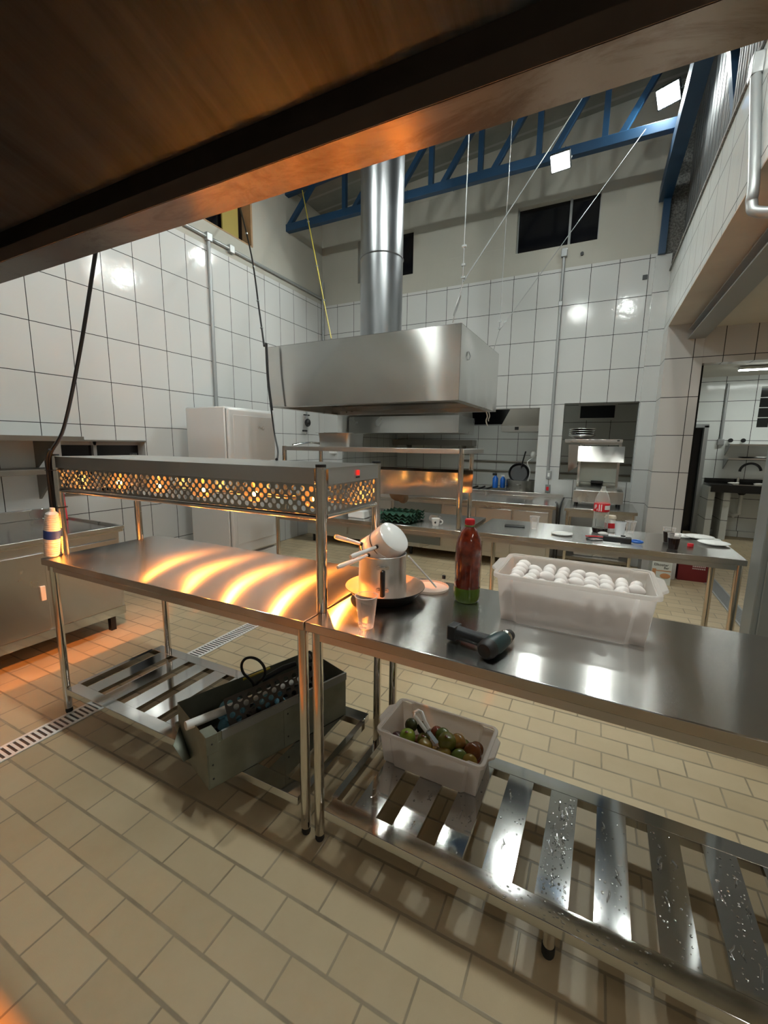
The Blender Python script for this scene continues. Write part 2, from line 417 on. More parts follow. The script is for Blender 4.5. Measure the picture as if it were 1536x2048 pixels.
def thing(name, label, cat, loc=(0, 0, 0), rot=0, group=None):
    o = bpy.data.objects.new(name, None); C.objects.link(o)
    o.empty_display_size = .05
    o.location = loc; o.rotation_euler = (0, 0, rot); ROOT[o.name] = Vector(loc)
    return tag(o, label, cat, group)
def structure(o):
    o['kind'] = 'structure'; return o
def copy_thing(src, loc, rot=None, label=None, group=None):
    c = src.copy(); C.objects.link(c); c.location = loc; ROOT[c.name] = Vector(loc)
    if rot is not None: c.rotation_euler = rot
    if label: c['label'] = label
    if group: c['group'] = group
    for ch in src.children:
        d = ch.copy(); C.objects.link(d); d.parent = c
        for g in ch.children:
            e = g.copy(); C.objects.link(e); e.parent = d
    return c
def arc(c, r, a0, a1, n, ex, ey):
    c, ex, ey = Vector(c), Vector(ex), Vector(ey)
    return [c + ex*(r*math.cos(a0 + (a1-a0)*i/n)) + ey*(r*math.sin(a0 + (a1-a0)*i/n)) for i in range(n+1)]
def curve_pts(pts, n=8):
    """Catmull-Rom through pts"""
    P = [Vector(p) for p in pts]; out = []
    for i in range(len(P) - 1):
        p0, p1, p2, p3 = P[max(i-1, 0)], P[i], P[i+1], P[min(i+2, len(P)-1)]
        for k in range(n):
            t = k/n
            out.append(.5*((2*p1) + (p2-p0)*t + (2*p0-5*p1+4*p2-p3)*t*t + (3*p1-p0-3*p2+p3)*t**3))
    return out + [P[-1]]
def wall_holes(name, mat, axis, d0, d1, u0, u1, z0, z1, holes):
    """a wall slab across 'axis' between d0 and d1, with rectangular holes (ua, ub, za, zb)"""
    us = sorted({u0, u1, *[h[0] for h in holes], *[h[1] for h in holes]}); zs = sorted({z0, z1, *[h[2] for h in holes], *[h[3] for h in holes]})
    solid = lambda i, j: 0 <= i < len(us)-1 and 0 <= j < len(zs)-1 and not any(h[0] < (us[i]+us[i+1])/2 < h[1] and h[2] < (zs[j]+zs[j+1])/2 < h[3] for h in holes)
    m = MB(); P = lambda d, a, z: (d, a, z) if axis == 'x' else (a, d, z)
    for i in range(len(us)-1):
        for j in range(len(zs)-1):
            if not solid(i, j): continue
            a, b, c, e = us[i], us[i+1], zs[j], zs[j+1]
            for d in (d0, d1): m.poly([P(d, a, c), P(d, b, c), P(d, b, e), P(d, a, e)])
            if not solid(i-1, j): m.poly([P(d0, a, c), P(d1, a, c), P(d1, a, e), P(d0, a, e)])
            if not solid(i+1, j): m.poly([P(d0, b, c), P(d1, b, c), P(d1, b, e), P(d0, b, e)])
            if not solid(i, j-1): m.poly([P(d0, a, c), P(d1, a, c), P(d1, b, c), P(d0, b, c)])
            if not solid(i, j+1): m.poly([P(d0, a, e), P(d1, a, e), P(d1, b, e), P(d0, b, e)])
    # weld so that normals come out consistent
    bm = bmesh.new(); vs = [bm.verts.new(q) for q in m.v]
    for q in m.f: bm.faces.new([vs[i] for i in q])
    bmesh.ops.remove_doubles(bm, verts=bm.verts, dist=1e-5); bmesh.ops.recalc_face_normals(bm, faces=bm.faces)
    me = bpy.data.meshes.new(name); bm.to_mesh(me); bm.free(); me.materials.append(mat)
    o = bpy.data.objects.new(name, me); C.objects.link(o); return structure(o)
# ------------------------------------------------------------------ the building
def sbox(name, mat, *b, **k): return structure(MB().box(*b).build(name, mat, **k))
XL, YB, YC, YF = -4.25, 6.15, 5.68, 9.2
X7 = (-.34, .25, 2.06, 2.29)
sbox('floor', M['floor'], -4.5, 4.2, -2.6, YF + .2, -.12, 0)
structure(wall_holes('wall_left', M['tile_left'], 'x', XL - .16, XL, -2.6, YB + .15, 0, 5.5, [(2.085, 2.87, 1.02, 1.49), (3.78, 4.56, 4.03, 4.9)]))
structure(wall_holes('wall_back', M['tile_back'], 'y', YB, YB + .15, XL, .93, 0, 5.6, [(-3.967, -.73, .83, 2.02), (-.427, .424, 1.062, 2.068), (-1.172, -.195, 4.012, 4.56), (-3.58, -2.642, 4.0, 4.605)]))
structure(wall_holes('wall_far', M['tile_far'], 'y', YF, YF + .15, -4.4, 4.2, 0, 2.9, [(1.2, 1.70, 0, 1.905), (2.36, 3.04, 1.865, 2.53), (-2.95, -1.55, 1.93, 2.55)]))
sbox('wall_front', M['tile_col'], -4.5, 4.2, -2.75, -2.6, 0, 6)
sbox('wall_right', M['paint_white'], 4.0, 4.15, -2.6, YF, 0, 2.9)
sbox('wall_partition', M['tile_y'], .955, 1.05, YB + .15, YF, 0, 2.72)
sbox('wall_kitchen', M['tile_y'], -4.4, -4.25, YB + .15, YF, 0, 2.72)
sbox('wall_column', M['tile_col'], .588, .93, YC, YB - .001, 0, 2.82)
sbox('wall_pilaster', M['tile_back'], .43, .588, YB - .075, YB - .001, 0, 3.69)
sbox('wall_beam', M['tile_y'], .588, .82, -2.6, YB - .002, 2.82, 3.50)
sbox('trim_beam_soffit', M['soffit'], .589, .82, -2.6, YB - .003, 2.812, 2.82)
sbox('trim_beam_cap', M['rough_plaster'], .574, .80, -2.6, YB - .05, 3.50, 3.522)
sbox('wall_header', M['tile_col'], .931, 4.0, YC, YC + .16, 2.40, 2.76)
sbox('ceiling_side_room', M['paint'], .82, 4.1, -2.6, YC + .16, 2.76, 2.86)
sbox('ceiling_back_rooms', M['paint'], -4.4, 4.1, YB + .15, YF + .1, 2.72, 2.82)
sbox('ceiling_back_strip', M['paint'], .93, 4.1, YC + .16, YB + .15, 2.72, 2.82)
# the roof rises gently to the right
rm = MB(); zr = lambda x: 5.43 + .075*x
rm.prism([(XL - .2, -2.7, zr(XL-.2)), (.95, -2.7, zr(.95)), (.95, -2.7, zr(.95)+.08), (XL-.2, -2.7, zr(XL-.2)+.08)], (0, YB + 2.9, 0))
structure(rm.build('ceiling', M['roof']))
# corrugated sheet wall above the tiled beam
cm = MB(); ys = [-2.6 + i*.0193 for i in range(454)]
pr = [(.68 + .013*math.sin(2*PI*y/.155), y) for y in ys]
for i in range(len(pr)-1):
    (a, b), (c, e) = pr[i], pr[i+1]; cm.poly([(a, b, 3.5), (c, e, 3.5), (c, e, 5.5), (a, b, 5.5)])
bmm = cm.build('wall_corrugated', M['corr'], solid=.002, sharp=80); structure(bmm)
sbox('wall_roughcast', M['rough_plaster'], .50, .93, YB - .03, YB - .001, 3.55, 5.5)
# windows: dark glass and a slim mullion
def window(n, x0, x1, z0, z1, xm):
    t = structure(MB().box(x0, x1, YB + .09, YB + .10, z0, z1).build('window_%d' % n, M['night']))
    MB().box(xm - .014, xm + .014, YB + .055, YB + .088, z0, z1).box(x0, x0 + .012, YB + .06, YB + .088, z0, z1).box(x1 - .012, x1, YB + .06, YB + .088, z0, z1).build('window_frame', M['galv'], t)
window(1, -1.172, -.195, 4.012, 4.56, -.531)
window(2, -3.58, -2.642, 4.0, 4.605, -3.11)
t = structure(MB().box(XL - .13, XL - .12, 2.085, 2.87, 1.02, 1.49).build('window_3', M['night']))
MB().box(XL - .118, XL - .08, 2.40, 2.43, 1.02, 1.49).box(XL - .118, XL - .08, 2.085, 2.87, 1.455, 1.49).build('window_frame', M['galv'], t)
MB().box(XL - .15, XL + .012, 2.07, 2.885, 1.49, 1.505).box(XL - .15, XL + .012, 2.07, 2.885, 1.0, 1.02).build('window_trim', M['dark_steel'], t)
t = structure(MB().box(XL - .155, XL - .15, 3.78, 4.56, 4.03, 4.9).build('window_4', M['night']))
MB().box(XL - .15, XL + .004, 4.535, 4.565, 4.03, 4.9).box(XL - .15, XL + .004, 3.78, 4.56, 4.02, 4.035).build('window_frame', M['wood'], t)
MB().box(XL - .12, XL - .10, 4.16, 4.42, 4.03, 4.9).build('window_panel', M['ochre'], t)
t = structure(MB().box(-2.95, -1.55, YF + .12, YF + .13, 1.93, 2.55).build('window_5', M['night']))
MB().box(-2.95, -1.55, YF + .06, YF + .12, 1.93, 1.96).build('window_frame', M['galv'], t)
# glass block window
t = structure(MB().box(2.36, 3.04, YF + .05, YF + .12, 1.865, 2.53).build('window_6', M['glassblock']))
g = MB()
for i in range(5): g.box(2.36 + .167*i - .006, 2.36 + .167*i + .006, YF + .03, YF + .05, 1.865, 2.53)
for i in range(5): g.box(2.36, 3.04, YF + .031, YF + .051, 1.865 + .164*i - .006, 1.865 + .164*i + .006)
g.build('window_grid', M['paint_white'], t)
t = structure(MB().box(X7[0], X7[1], YF - .012, YF - .002, X7[2], X7[3]).build('window_7', M['night']))
MB().box(X7[0] - .04, X7[1] + .04, YF - .01, YF - .001, X7[2] - .04, X7[3] + .04).build('window_frame', M['paint_white'], t)
# dark doorway with a metal frame
t = structure(MB().box(1.2, 1.70, YF + .13, YF + .14, 0, 1.905).build('door_1', M['night']))
MB().box(1.66, 1.72, YF - .012, YF + .12, 0, 1.905).box(1.2, 1.72, YF - .012, YF + .12, 1.87, 1.93).build('door_frame', M['galv'], t)
# steel joist under the side room ceiling
j = MB().box(.775, .93, -2.5, YC - .002, 2.655, 2.668).box(.775, .93, -2.5, YC - .002, 2.748, 2.76).box(.847, .858, -2.5, YC - .002, 2.668, 2.748)
tag(j.build('ceiling_joist', M['galv']), 'grey steel I-beam running under the side room ceiling beside the tiled beam', 'beam')
j = MB().box(.93, 2.6, 3.30, 3.36, 2.70, 2.76)
tag(j.build('ceiling_cross_joist', M['galv']), 'short grey steel bar under the side room ceiling meeting the I-beam', 'beam')

# roof truss, post and longitudinal beam, blue
TY = 5.28
tr = thing('roof_truss', 'blue steel roof truss crossing in front of the windowed end wall', 'truss', (-1.9, TY, 4.5))
MB().box(XL, .43, TY - .04, TY + .04, 4.50, 4.595).build('bottom_chord', M['blue'], tr, bevel=.004)
MB().prism([(XL, TY - .04, zr(XL)-.14), (.6, TY - .04, zr(.6)-.14), (.6, TY - .04, zr(.6)-.03), (XL, TY - .04, zr(XL)-.03)], (0, .08, 0)).build('top_chord', M['blue'], tr)
VX = [-3.28, -2.665, -2.055, -1.455, -.82, -.185]
for x in VX: MB().box(x - .028, x + .028, TY - .028, TY + .028, 4.595, zr(x) - .13).build('web_post', M['blue'], tr)
for x in [-4.25] + VX:
    xa = x + (.14 if x > -4 else .02); xb = xa + .47
    MB().bar((xa, TY, 4.57), (xb, TY, zr(xb) - .1), .055, .055).build('web_diagonal', M['blue'], tr)
for i, x in enumerate([-3.9, -2.35, -1.78, -.55]): MB().box(x - .003, x + .003, TY - .043, TY + .043, 4.497, 4.60).build('splice_plate', M['blue'], tr)
t2 = thing('roof_truss', 'blue steel roof truss above the worktables carrying the near floodlights', 'truss', (-1.9, 1.62, 4.5))
MB().box(XL, .43, 1.58, 1.66, 4.50, 4.595).build('bottom_chord', M['blue'], t2)
MB().prism([(XL, 1.58, zr(XL)-.14), (.6, 1.58, zr(.6)-.14), (.6, 1.58, zr(.6)-.03), (XL, 1.58, zr(XL)-.03)], (0, .08, 0)).build('top_chord', M['blue'], t2)
for x in VX: MB().box(x - .028, x + .028, 1.592, 1.648, 4.595, zr(x) - .13).build('web_post', M['blue'], t2)
ps = thing('steel_post', 'blue steel post standing on the tiled pilaster in the corner', 'post', (.48, YB - .09, 3.69))
MB().box(.445, .515, YB - .12, YB - .05, 3.69, 4.26).build('shaft', M['blue'], ps)
rf = MB().box(.40, .52, -2.4, YB - .05, 4.26, 4.42)
tag(rf.build('roof_beam', M['blue']), 'blue steel beam running from the corner post over the tiled beam', 'beam')
br = MB().bar((.60, 4.2, 4.62), (.78, 4.2, 3.55), .09, .09)
tag(br.build('knee_brace', M['blue']), 'dark blue slanting brace in front of the corrugated sheet wall', 'brace')

# floodlights: two in view on the far truss, two on the near one, an added pair by the front wall
def flood(loc, aim, label):
    d = (Vector(aim) - Vector(loc)).normalized(); q = d.to_track_quat('-Z', 'Y').to_matrix().to_4x4()
    t = thing('floodlight', label, 'floodlight', loc, 0, 'LED floodlights on the trusses')
    mt = Matrix.Translation(loc) @ q
    MB().box(-.10, .10, -.082, .082, 0, .045).xf(mt).build('housing', M['black'], t, bevel=.006)
    MB().box(-.088, .088, -.070, .070, -.004, -.001).xf(mt).build('lens', M['flood_face'], t)
    MB().tube([mt @ Vector(p) for p in ((-.095, 0, .02), (-.10, 0, .08), (.10, 0, .08), (.095, 0, .02))], .008, 6).build('bracket', M['galv'], t)
flood((.325, TY - .10, 4.755), (-1.6, .8, .6), 'lit LED floodlight on the blue truss beside the blue beam')
flood((-.585, TY - .10, 4.43), (-1.1, .8, .5), 'lit LED floodlight on the blue truss above the wide window')
flood((.34, 1.49, 4.46), (-1.5, 3.6, .9), 'lit LED floodlight on the near truss above the egg tub')
flood((-2.62, TY - .10, 4.43), (-2.4, .8, .5), 'lit LED floodlight on the blue truss hidden by the exhaust duct')
flood((-2.42, 1.49, 4.46), (-2.6, 4.0, .9), 'lit LED floodlight on the near truss above the heat lamp gantry')
flood((-.58, 1.49, 4.46), (-1.1, 4.2, .9), 'lit LED floodlight on the near truss towards the stove hood')
flood((-2.3, -1.9, 4.46), (-2.3, -2.6, .9), 'LED floodlight high on the front wall above the cooking line')  # added behind the near hood so steel faces mirror a bright front wall
flood((-.4, -1.9, 4.46), (-.4, -2.6, .9), 'LED floodlight high on the front wall nearer the side room')  # second added floodlight, also there only to brighten the front wall

def lamp(loc, L, axis, mat, label):
    t = thing('ceiling_lamp', label, 'lamp', loc); x, y, z = loc
    a, b = (L/2, .06) if axis == 'x' else (.06, L/2)
    MB().box(x-a, x+a, y-b, y+b, z + .01, z + .05).build('housing', M['paint_white'], t)
    MB().box(x-a+.01, x+a-.01, y-b+.01, y+b-.01, z, z + .009).build('diffuser', mat, t)
lamp((1.70, .42, 2.69), .9, 'y', M['tube_face'], 'ceiling lamp of the side room beside the tiled beam')
lamp((2.2, 3.9, 2.69), .9, 'y', M['tube_face'], 'ceiling lamp of the side room above the drain channel')
lamp((2.1, -1.7, 2.69), .9, 'x', M['tube_face'], 'ceiling lamp of the side room near the front wall')  # added unseen lamp lighting the front wall and camera-facing sides
lamp((2.3, 8.2, 2.66), 1.0, 'x', M['tube_back'], 'ceiling lamp above the black sink counter')
lamp((-1.6, 7.0, 2.66), 1.0, 'x', M['tube_back'], 'ceiling lamp of the kitchen behind the hatch')

# conduits
def conduit(label, path, r=.016, boxes=(), name='conduit'):
    t = thing(name, label, 'pipe', path[0]); MB().tube(path, r, 10).build('pipe', M['galv'], t)
    for b in boxes: MB().box(*b).build('junction_box', M['galv'], t, bevel=.006)
conduit('long grey conduit running along the top of the left tiled wall', [(XL + .02, -2.4, 3.845), (XL + .02, 6.1, 3.845)], .02, [(XL, XL + .05, 3.78, 3.86, 3.80, 3.89), (XL, XL + .05, 4.12, 4.20, 3.80, 3.89)])
conduit('vertical grey conduit on the left tiled wall behind the fridge', [(XL + .02, 3.82, 3.80), (XL + .02, 3.82, 1.3)], .022)
conduit('grey conduit in the corner of the left and back walls', [(XL + .03, 6.11, 4.1), (XL + .03, 6.11, 2.1)], .02)
conduit('vertical grey conduit on the back wall between the two hatches', [(-.566, YB - .02, 3.86), (-.566, YB - .02, 1.17)], .02, [(-.60, -.53, YB - .06, YB, 3.86, 3.96), (-.59, -.54, YB - .05, YB, 3.28, 3.34)])
conduit('grey conduit bending under the tiled beam', curve_pts([(.565, 3.03, 3.40), (.565, 2.78, 2.78), (.566, 2.76, 2.66), (.60, 2.73, 2.60), (.80, 2.66, 2.55), (1.1, 2.6, 2.54)], 6), .024, [(.54, .59, 2.99, 3.07, 3.36, 3.46)])
conduit('vertical dark conduit on the far wall above the sink shelves', [(1.905, YF - .02, 2.6), (1.905, YF - .02, 1.66)], .022, [(1.86, 1.95, YF - .06, YF, 1.57, 1.67)])
sw = thing('light_switch', 'grey wall switch with a red mark under the back wall conduit', 'switch', (-.552, YB - .03, .9))
MB().box(-.585, -.52, YB - .045, YB, .88, .99).build('plate', M['grey_paint'], sw, bevel=.005); MB().box(-.57, -.54, YB - .05, YB - .045, .91, .96).build('rocker', M['red_plastic'], sw)
sw = thing('light_switch', 'grey wall socket on the conduit above the red switch', 'switch', (-.552, YB - .03, 1.1))
MB().box(-.585, -.52, YB - .045, YB, 1.07, 1.18).build('plate', M['galv'], sw, bevel=.005); MB().box(-.565, -.54, YB - .05, YB - .045, 1.10, 1.15).build('rocker', M['plate'], sw)
tag(MB().cyl((-.36, YB, 3.87), (-.36, YB - .03, 3.87), .02).build('wall_peg', M['black']), 'small black round peg on the cream wall below the wide window', 'peg')
tag(MB().box(.32, .37, YB - .012, YB, 3.47, 3.52).build('wall_clip', M['black']), 'small black clip on the back wall tiles near the pilaster', 'clip')

# floor drains
def drain(x0, x1, y0, y1, label, mat, n):
    t = thing('drain_channel', label, 'drain', ((x0+x1)/2, y0, 0))
    MB().box(x0, x1, y0, y1, .0005, .0015).build('channel', M['black'], t)
    MB().box(x0, x0 + .016, y0, y1, .001, .006).box(x1 - .016, x1, y0, y1, .001, .006).build('rim', mat, t)
    g = MB(); p = (y1-y0)/n
    for i in range(n): g.box(x0 + .016, x1 - .016, y0 + p*i, y0 + p*i + p*.52, .0015, .005)
    g.build('grating', mat, t)
drain(-2.498, -2.372, -.4, 4.6, 'long slotted white drain channel in the floor under the heated table', M['plate'], 200)
drain(1.22, 1.36, 3.9, 6.3, 'drain channel in the side room floor beyond the far table', M['galv'], 130)
# ------------------------------------------------------------------ steel tables
def leg(parent, x, y, ztop, r=.019):
    l = MB().cyl((x, y, .03), (x, y, ztop), r, n=18).build('leg', M['tube'], parent)
    MB().lathe((x, y, 0), [(.0145, 0), (.0175, .008), (.0175, .034)], 14).build('foot', M['black_rubber'], l, label='black plastic foot'); return l
def steel_table(name, label, x0, x1, yf, yb, z, legs, pivot, rot, shelf=None, slats=(), mats=('top', 'front'), group=None):
    t = thing(name, label, 'table', pivot, rot, group)
    MB().box(x0, x1, yf, yb, z - .034, z).build('worktop', M[mats[0]], t, bevel=.003)
    a = MB()
    a.box(x0 + .03, x1 - .03, yf + .014, yf + .028, z - .066, z - .034).box(x0 + .03, x1 - .03, yb - .028, yb - .014, z - .066, z - .034)
    a.box(x0 + .015, x0 + .029, yf + .03, yb - .03, z - .066, z - .034).box(x1 - .029, x1 - .015, yf + .03, yb - .03, z - .066, z - .034)
    a.build('apron', M[mats[1]], t)
    for x, y in legs: leg(t, x, y, z - .034)
    if shelf:
        zs, sx0, sx1, sy0, sy1 = shelf; rw = .066
        MB().box(sx0 + .018, sx1 - .018, sy0, sy0 + rw, zs - .036, zs).build('shelf_rail', M['slat'], t, bevel=.002)
        MB().box(sx0 + .018, sx1 - .018, sy1 - rw, sy1, zs - .036, zs).build('shelf_rail', M['slat'], t, bevel=.002)
        for a0, a1 in ((sx0 + .006, sx0 + .032), (sx1 - .032, sx1 - .006)): MB().box(a0, a1, sy0 + rw, sy1 - rw, zs - .036, zs - .001).build('shelf_rail', M['slat'], t)
        for s0, s1 in slats: MB().box(s0, s1, sy0 + rw, sy1 - rw, zs - .02, zs - .001).build('slat', M['slat'], t)
    return t
PV = (-.81, 1.05, 0); TA, TB = .0048, -.0212
ta = steel_table('steel_table', 'long steel worktable with orange lit top under the heat lamp gantry', -2.572, -.8665, 1.119, 1.792, .88,
    [(-.888, 1.1425), (-2.509, 1.1425), (-.868, 1.70), (-2.42, 1.70)], PV, TA, (.156, -2.50, -.895, 1.125, 1.70), [(-2.47 + .161*k + .07, -2.47 + .161*k + .164) for k in range(9)])
tb = steel_table('steel_table', 'steel worktable carrying the egg tub and the cordless drill', -.8625, 1.04, 1.119, 1.785, .88,
    [(-.8268, 1.1425), (1.0, 1.1425), (-.8, 1.70), (1.0, 1.70)], PV, TB, (.156, -.812, .985, 1.125, 1.702), [(-.705 + .1612*k, -.705 + .1612*k + .0945) for k in range(11)])
l = MB().cyl((-.008, 1.165, .03), (-.008, 1.165, .122), .017).build('leg', M['tube'], tb); MB().lathe((-.008, 1.165, 0), [(.016, 0), (.019, .008), (.019, .036)], 14).build('foot', M['black_rubber'], l, label='black plastic foot')
td = steel_table('steel_table', 'second row steel worktable with the egg trays and an overshelf', -2.6, -.815, 2.938, 3.64, .88,
    [(-.845, 2.965), (-2.57, 2.965), (-.845, 3.61), (-2.57, 3.61)], (-1.7, 2.938, 0), 0)
tc = steel_table('steel_table', 'second row steel worktable with plates, cups and the cola bottle', -.765, .814, 2.972, 3.62, .88,
    [(-.735, 3.0), (.785, 3.0), (-.735, 3.585), (.785, 3.585)], (0, 2.972, 0), -.012)

# water left on the slats of the lower shelf
wm = MB(); rnd = random.Random(3)
for k in range(11):
    x0, x1 = -.705 + .1612*k, -.705 + .1612*k + .0945
    dens = {2: 26, 3: 24, 4: 150, 5: 36, 6: 44, 7: 60, 8: 20}.get(k, 14)
    for _ in range(dens):
        x, y = rnd.uniform(x0 + .006, x1 - .006), rnd.uniform(1.2, 1.62)
        q = rnd.random(); r = .0017 + .0025*q*q
        wm.sph((x, y, .1552), r, (1, rnd.uniform(1, 1.5), .42), 8)
    for _ in range(max(2, dens//10)):
        x, y = rnd.uniform(x0 + .012, x1 - .015), rnd.uniform(1.2, 1.55); pts = []
        for i in range(6):
            pts.append((x, y, .1552)); x = min(max(x + rnd.uniform(-.007, .007), x0 + .006), x1 - .006); y = y + rnd.uniform(.004, .014)
        wm.tube(pts, [.0012, .0026, .0034, .003, .0026, .001], 8)
for _ in range(60):
    x = rnd.uniform(-.2, .3); wm.sph((x, rnd.uniform(1.13, 1.185), .1562), rnd.uniform(.0015, .004), (1.4, 1, .42), 8)
ow = wm.build('water_droplets', M['water'], tb); ow['kind'] = 'stuff'

# ------------------------------------------------------------------ heat lamp gantry on the first table
hl = thing('heat_lamp_gantry', 'food warming gantry with perforated panels and glowing bulbs on four posts', 'heat lamp', PV, TA)
X0, X1, Y0, Y1, ZT = -2.552, -.862, 1.228, 1.655, 1.412
for x, y in ((X0, Y0), (X1, Y0), (X0, Y1), (X1, Y1)):
    p = MB().cyl((x, y, .881), (x, y, ZT + .003), .0195, n=20).build('post', M['tube'], hl)
    MB().cyl((x, y, ZT + .003), (x, y, ZT + .012), .019, n=20).build('post_cap', M['black_rubber'], p)
MB().box(X0 - .005, X1 + .02, Y0 - .012, Y1 + .012, ZT - .004, ZT).build('canopy_top', M['sheet'], hl)
fa = MB(); e = .0012
fa.box(X0 + .02, X1 - .02, Y0 - .012, Y0 - .010, ZT - .058, ZT - .004).box(X0 + .02, X1 - .02, Y1 + .010, Y1 + .012, ZT - .058, ZT - .004)
fa.box(X0 - .004, X0 - .002, Y0 + .02, Y1 - .02, ZT - .058, ZT - .004).box(X1 + .017, X1 + .019, Y0 + .02, Y1 - .02, ZT - .060, ZT - .004)
fa.build('fascia', M['front'], hl)
MB().box(X0 + .02, X1 - .02, Y0 + .02, Y1 - .02, ZT - .052, ZT - .050).build('reflector', M['mirror'], hl)
def perforated(u0, u1, v0, v1, P, pitch=.039, rad=.0104, n=12, rows=5):
    """sheet with staggered round holes: one diamond shaped cell round every hole"""
    m = MB(); N = max(2, round((u1 - u0)/pitch)); a = (u1 - u0)/(2*N); b = (v1 - v0)/(rows + 1)
    tri = lambda *q: m.poly([P(*p) for p in q])
    for j in range(rows):
        cy = v0 + b*(j + 1); odd = j % 2
        for i in range(N - odd):
            cx = u0 + a*(2*i + 1 + odd); inn, out = [], []
            for q in range(n):
                t = 2*PI*(q + .5)/n; dx, dy = math.cos(t), math.sin(t); k = 1/(abs(dx)/a + abs(dy)/b)
                inn.append(P(cx + rad*dx, cy + rad*dy)); out.append(P(cx + k*dx, cy + k*dy))
            m.add(inn + out, [(q, (q+1) % n, n + (q+1) % n, n + q) for q in range(n)])
            for c, (ex, ey) in enumerate(((1, 0), (0, 1), (-1, 0), (0, -1))):
                q = (c*n//4 - 1) % n; m.poly([out[q], P(cx + a*ex, cy + b*ey), out[(q+1) % n]])
    for i in range(N - 1):
        x = u0 + a*(2*i + 1)
        tri((x, v0), (x + 2*a, v0), (x + a, v0 + b)); tri((x, v1), (x + 2*a, v1), (x + a, v1 - b))
    for j in range(0, rows - 1, 2):
        y = v0 + b*(j + 1)
        tri((u0, y), (u0, y + 2*b), (u0 + a, y + b)); tri((u1, y), (u1, y + 2*b), (u1 - a, y + b))
    for x, sx in ((u0, 1), (u1, -1)):
        for y, sy in ((v0, 1), (v1, -1)): tri((x, y), (x + sx*a, y), (x, y + sy*b))
    return m
zb, zt2 = 1.243, ZT - .058
perforated(X0 + .02, X1 - .02, zb, zt2, lambda a, c: (a, Y0 - .004 + (zt2 - c)*.06, c)).build('perforated_panel', M['perf'], hl, solid=.0012, flat=True)
perforated(X0 + .02, X1 - .02, zb, zt2, lambda a, c: (a, Y1 + .004 - (zt2 - c)*.06, c)).build('perforated_panel', M['perf'], hl, solid=.0012, flat=True)
perforated(Y0 + .02, Y1 - .02, zb, zt2, lambda a, c: (X0, a, c)).build('perforated_panel', M['perf'], hl, solid=.0012, flat=True)
perforated(Y0 + .02, Y1 - .02, zb, zt2, lambda a, c: (X1 + .008, a, c)).build('perforated_panel', M['perf'], hl, solid=.0012, flat=True)
for y, s in ((Y0 + .004, 1), (Y1 - .004, -1)): MB().tube([(X0 + .02, y, zb - .010), (X1 - .02, y, zb - .010)], .012, 12).build('bottom_rail', M['mirror'], hl)
for x in (X0, X1 + .008): MB().tube([(x, Y0 + .02, zb - .008), (x, Y1 - .02, zb - .008)], .009, 12).build('bottom_rail', M['mirror'], hl)
for i in range(5):
    x, y, z = -2.37 + .3325*i, 1.442, 1.226
    bl = MB().lathe((x, y, z), [(.0005, 0), (.022, .003), (.042, .013), (.054, .030), (.057, .045), (.050, .064), (.034, .088), (.022, .108), (.017, .118)], 28).build('bulb', M['bulb'], hl)
    MB().lathe((x, y, z), [(.0005, .030), (.010, .032), (.013, .042), (.008, .052), (.0005, .054)], 12).build('filament', M['filament'], bl)
    MB().lathe((x, y, z), [(.021, .106), (.021, .134)], 18).build('socket', M['plate'], bl)
    L = bpy.data.lights.new('heat_lamp_light', 'SPOT'); L.spot_size = R(128); L.spot_blend = .7; L.energy = BULB_W; L.color = HEAT; L.shadow_soft_size = .010
    lo = bpy.data.objects.new('heat_lamp_light', L); C.objects.link(lo); lo.parent = hl; lo.location = Vector((x, y, z + .022)) - ROOT[hl.name]
MB().box(X1 + .019, X1 + .025, 1.448, 1.462, 1.375, 1.395).build('rocker_switch', M['red_led'], hl, label='lit red rocker switch', bevel=.001)
MB().box(X1 + .019, X1 + .022, 1.442, 1.468, 1.364, 1.371).build('switch_plate', M['black'], hl)

# overshelf on the second row
os_ = thing('pass_shelf', 'steel overshelf on posts with a bright front panel standing on the second row table', 'shelf', (-1.7, 2.98, .88))
for x, y in ((-2.50, 3.0), (-.872, 3.0), (-2.50, 3.56), (-.945, 3.56)): MB().cyl((x, y, .881), (x, y, 1.475), .0195, n=18).build('post', M['tube'], os_)
MB().box(-2.5, -.85, 2.985, 3.58, 1.437, 1.472).build('shelf_board', M['front'], os_, bevel=.002)
MB().prism([(-2.46, 3.02, 1.108), (-2.46, 3.0285, 1.298), (-2.46, 3.0335, 1.298), (-2.46, 3.025, 1.108)], (1.56, 0, 0)).build('front_panel', M['mirror'], os_)
MB().box(-2.46, -.90, 3.45, 3.456, 1.108, 1.298).build('back_panel', M['mirror'], os_)

# ------------------------------------------------------------------ hood over the second row
HP = (-.93, 1.21, 0)
hd = thing('extractor_hood', 'box shaped steel extractor hood hanging on wires above the second row', 'hood', HP, -.0247)
a0, a1, b0, b1, c0, c1 = -2.807, -.978, 3.071, 4.216, 1.826, 2.361
sh = MB()
sh.box(a0, a1, b0, b0 + .003, c0, c1).box(a0, a1, b1 - .003, b1, c0, c1).box(a0, a0 + .003, b0, b1, c0, c1).box(a1 - .003, a1, b0, b1, c0, c1).box(a0, a1, b0, b1, c1 - .003, c1)
sh.build('canopy', M['hood'], hd)
fl = MB(); k = .06
fl.box(a0, a1, b0, b0 + k, c0, c0 + .003).box(a0, a1, b1 - k, b1, c0, c0 + .003).box(a0, a0 + k, b0 + k, b1 - k, c0, c0 + .003).box(a1 - k, a1, b0 + k, b1 - k, c0, c0 + .003)
fl.box(a0 + k, a1 - k, b0 + k, b0 + k + .003, c0, c0 + .04).box(a0 + k, a1 - k, b1 - k - .003, b1 - k, c0, c0 + .04)
fl.build('gutter', M['sheet'], hd)
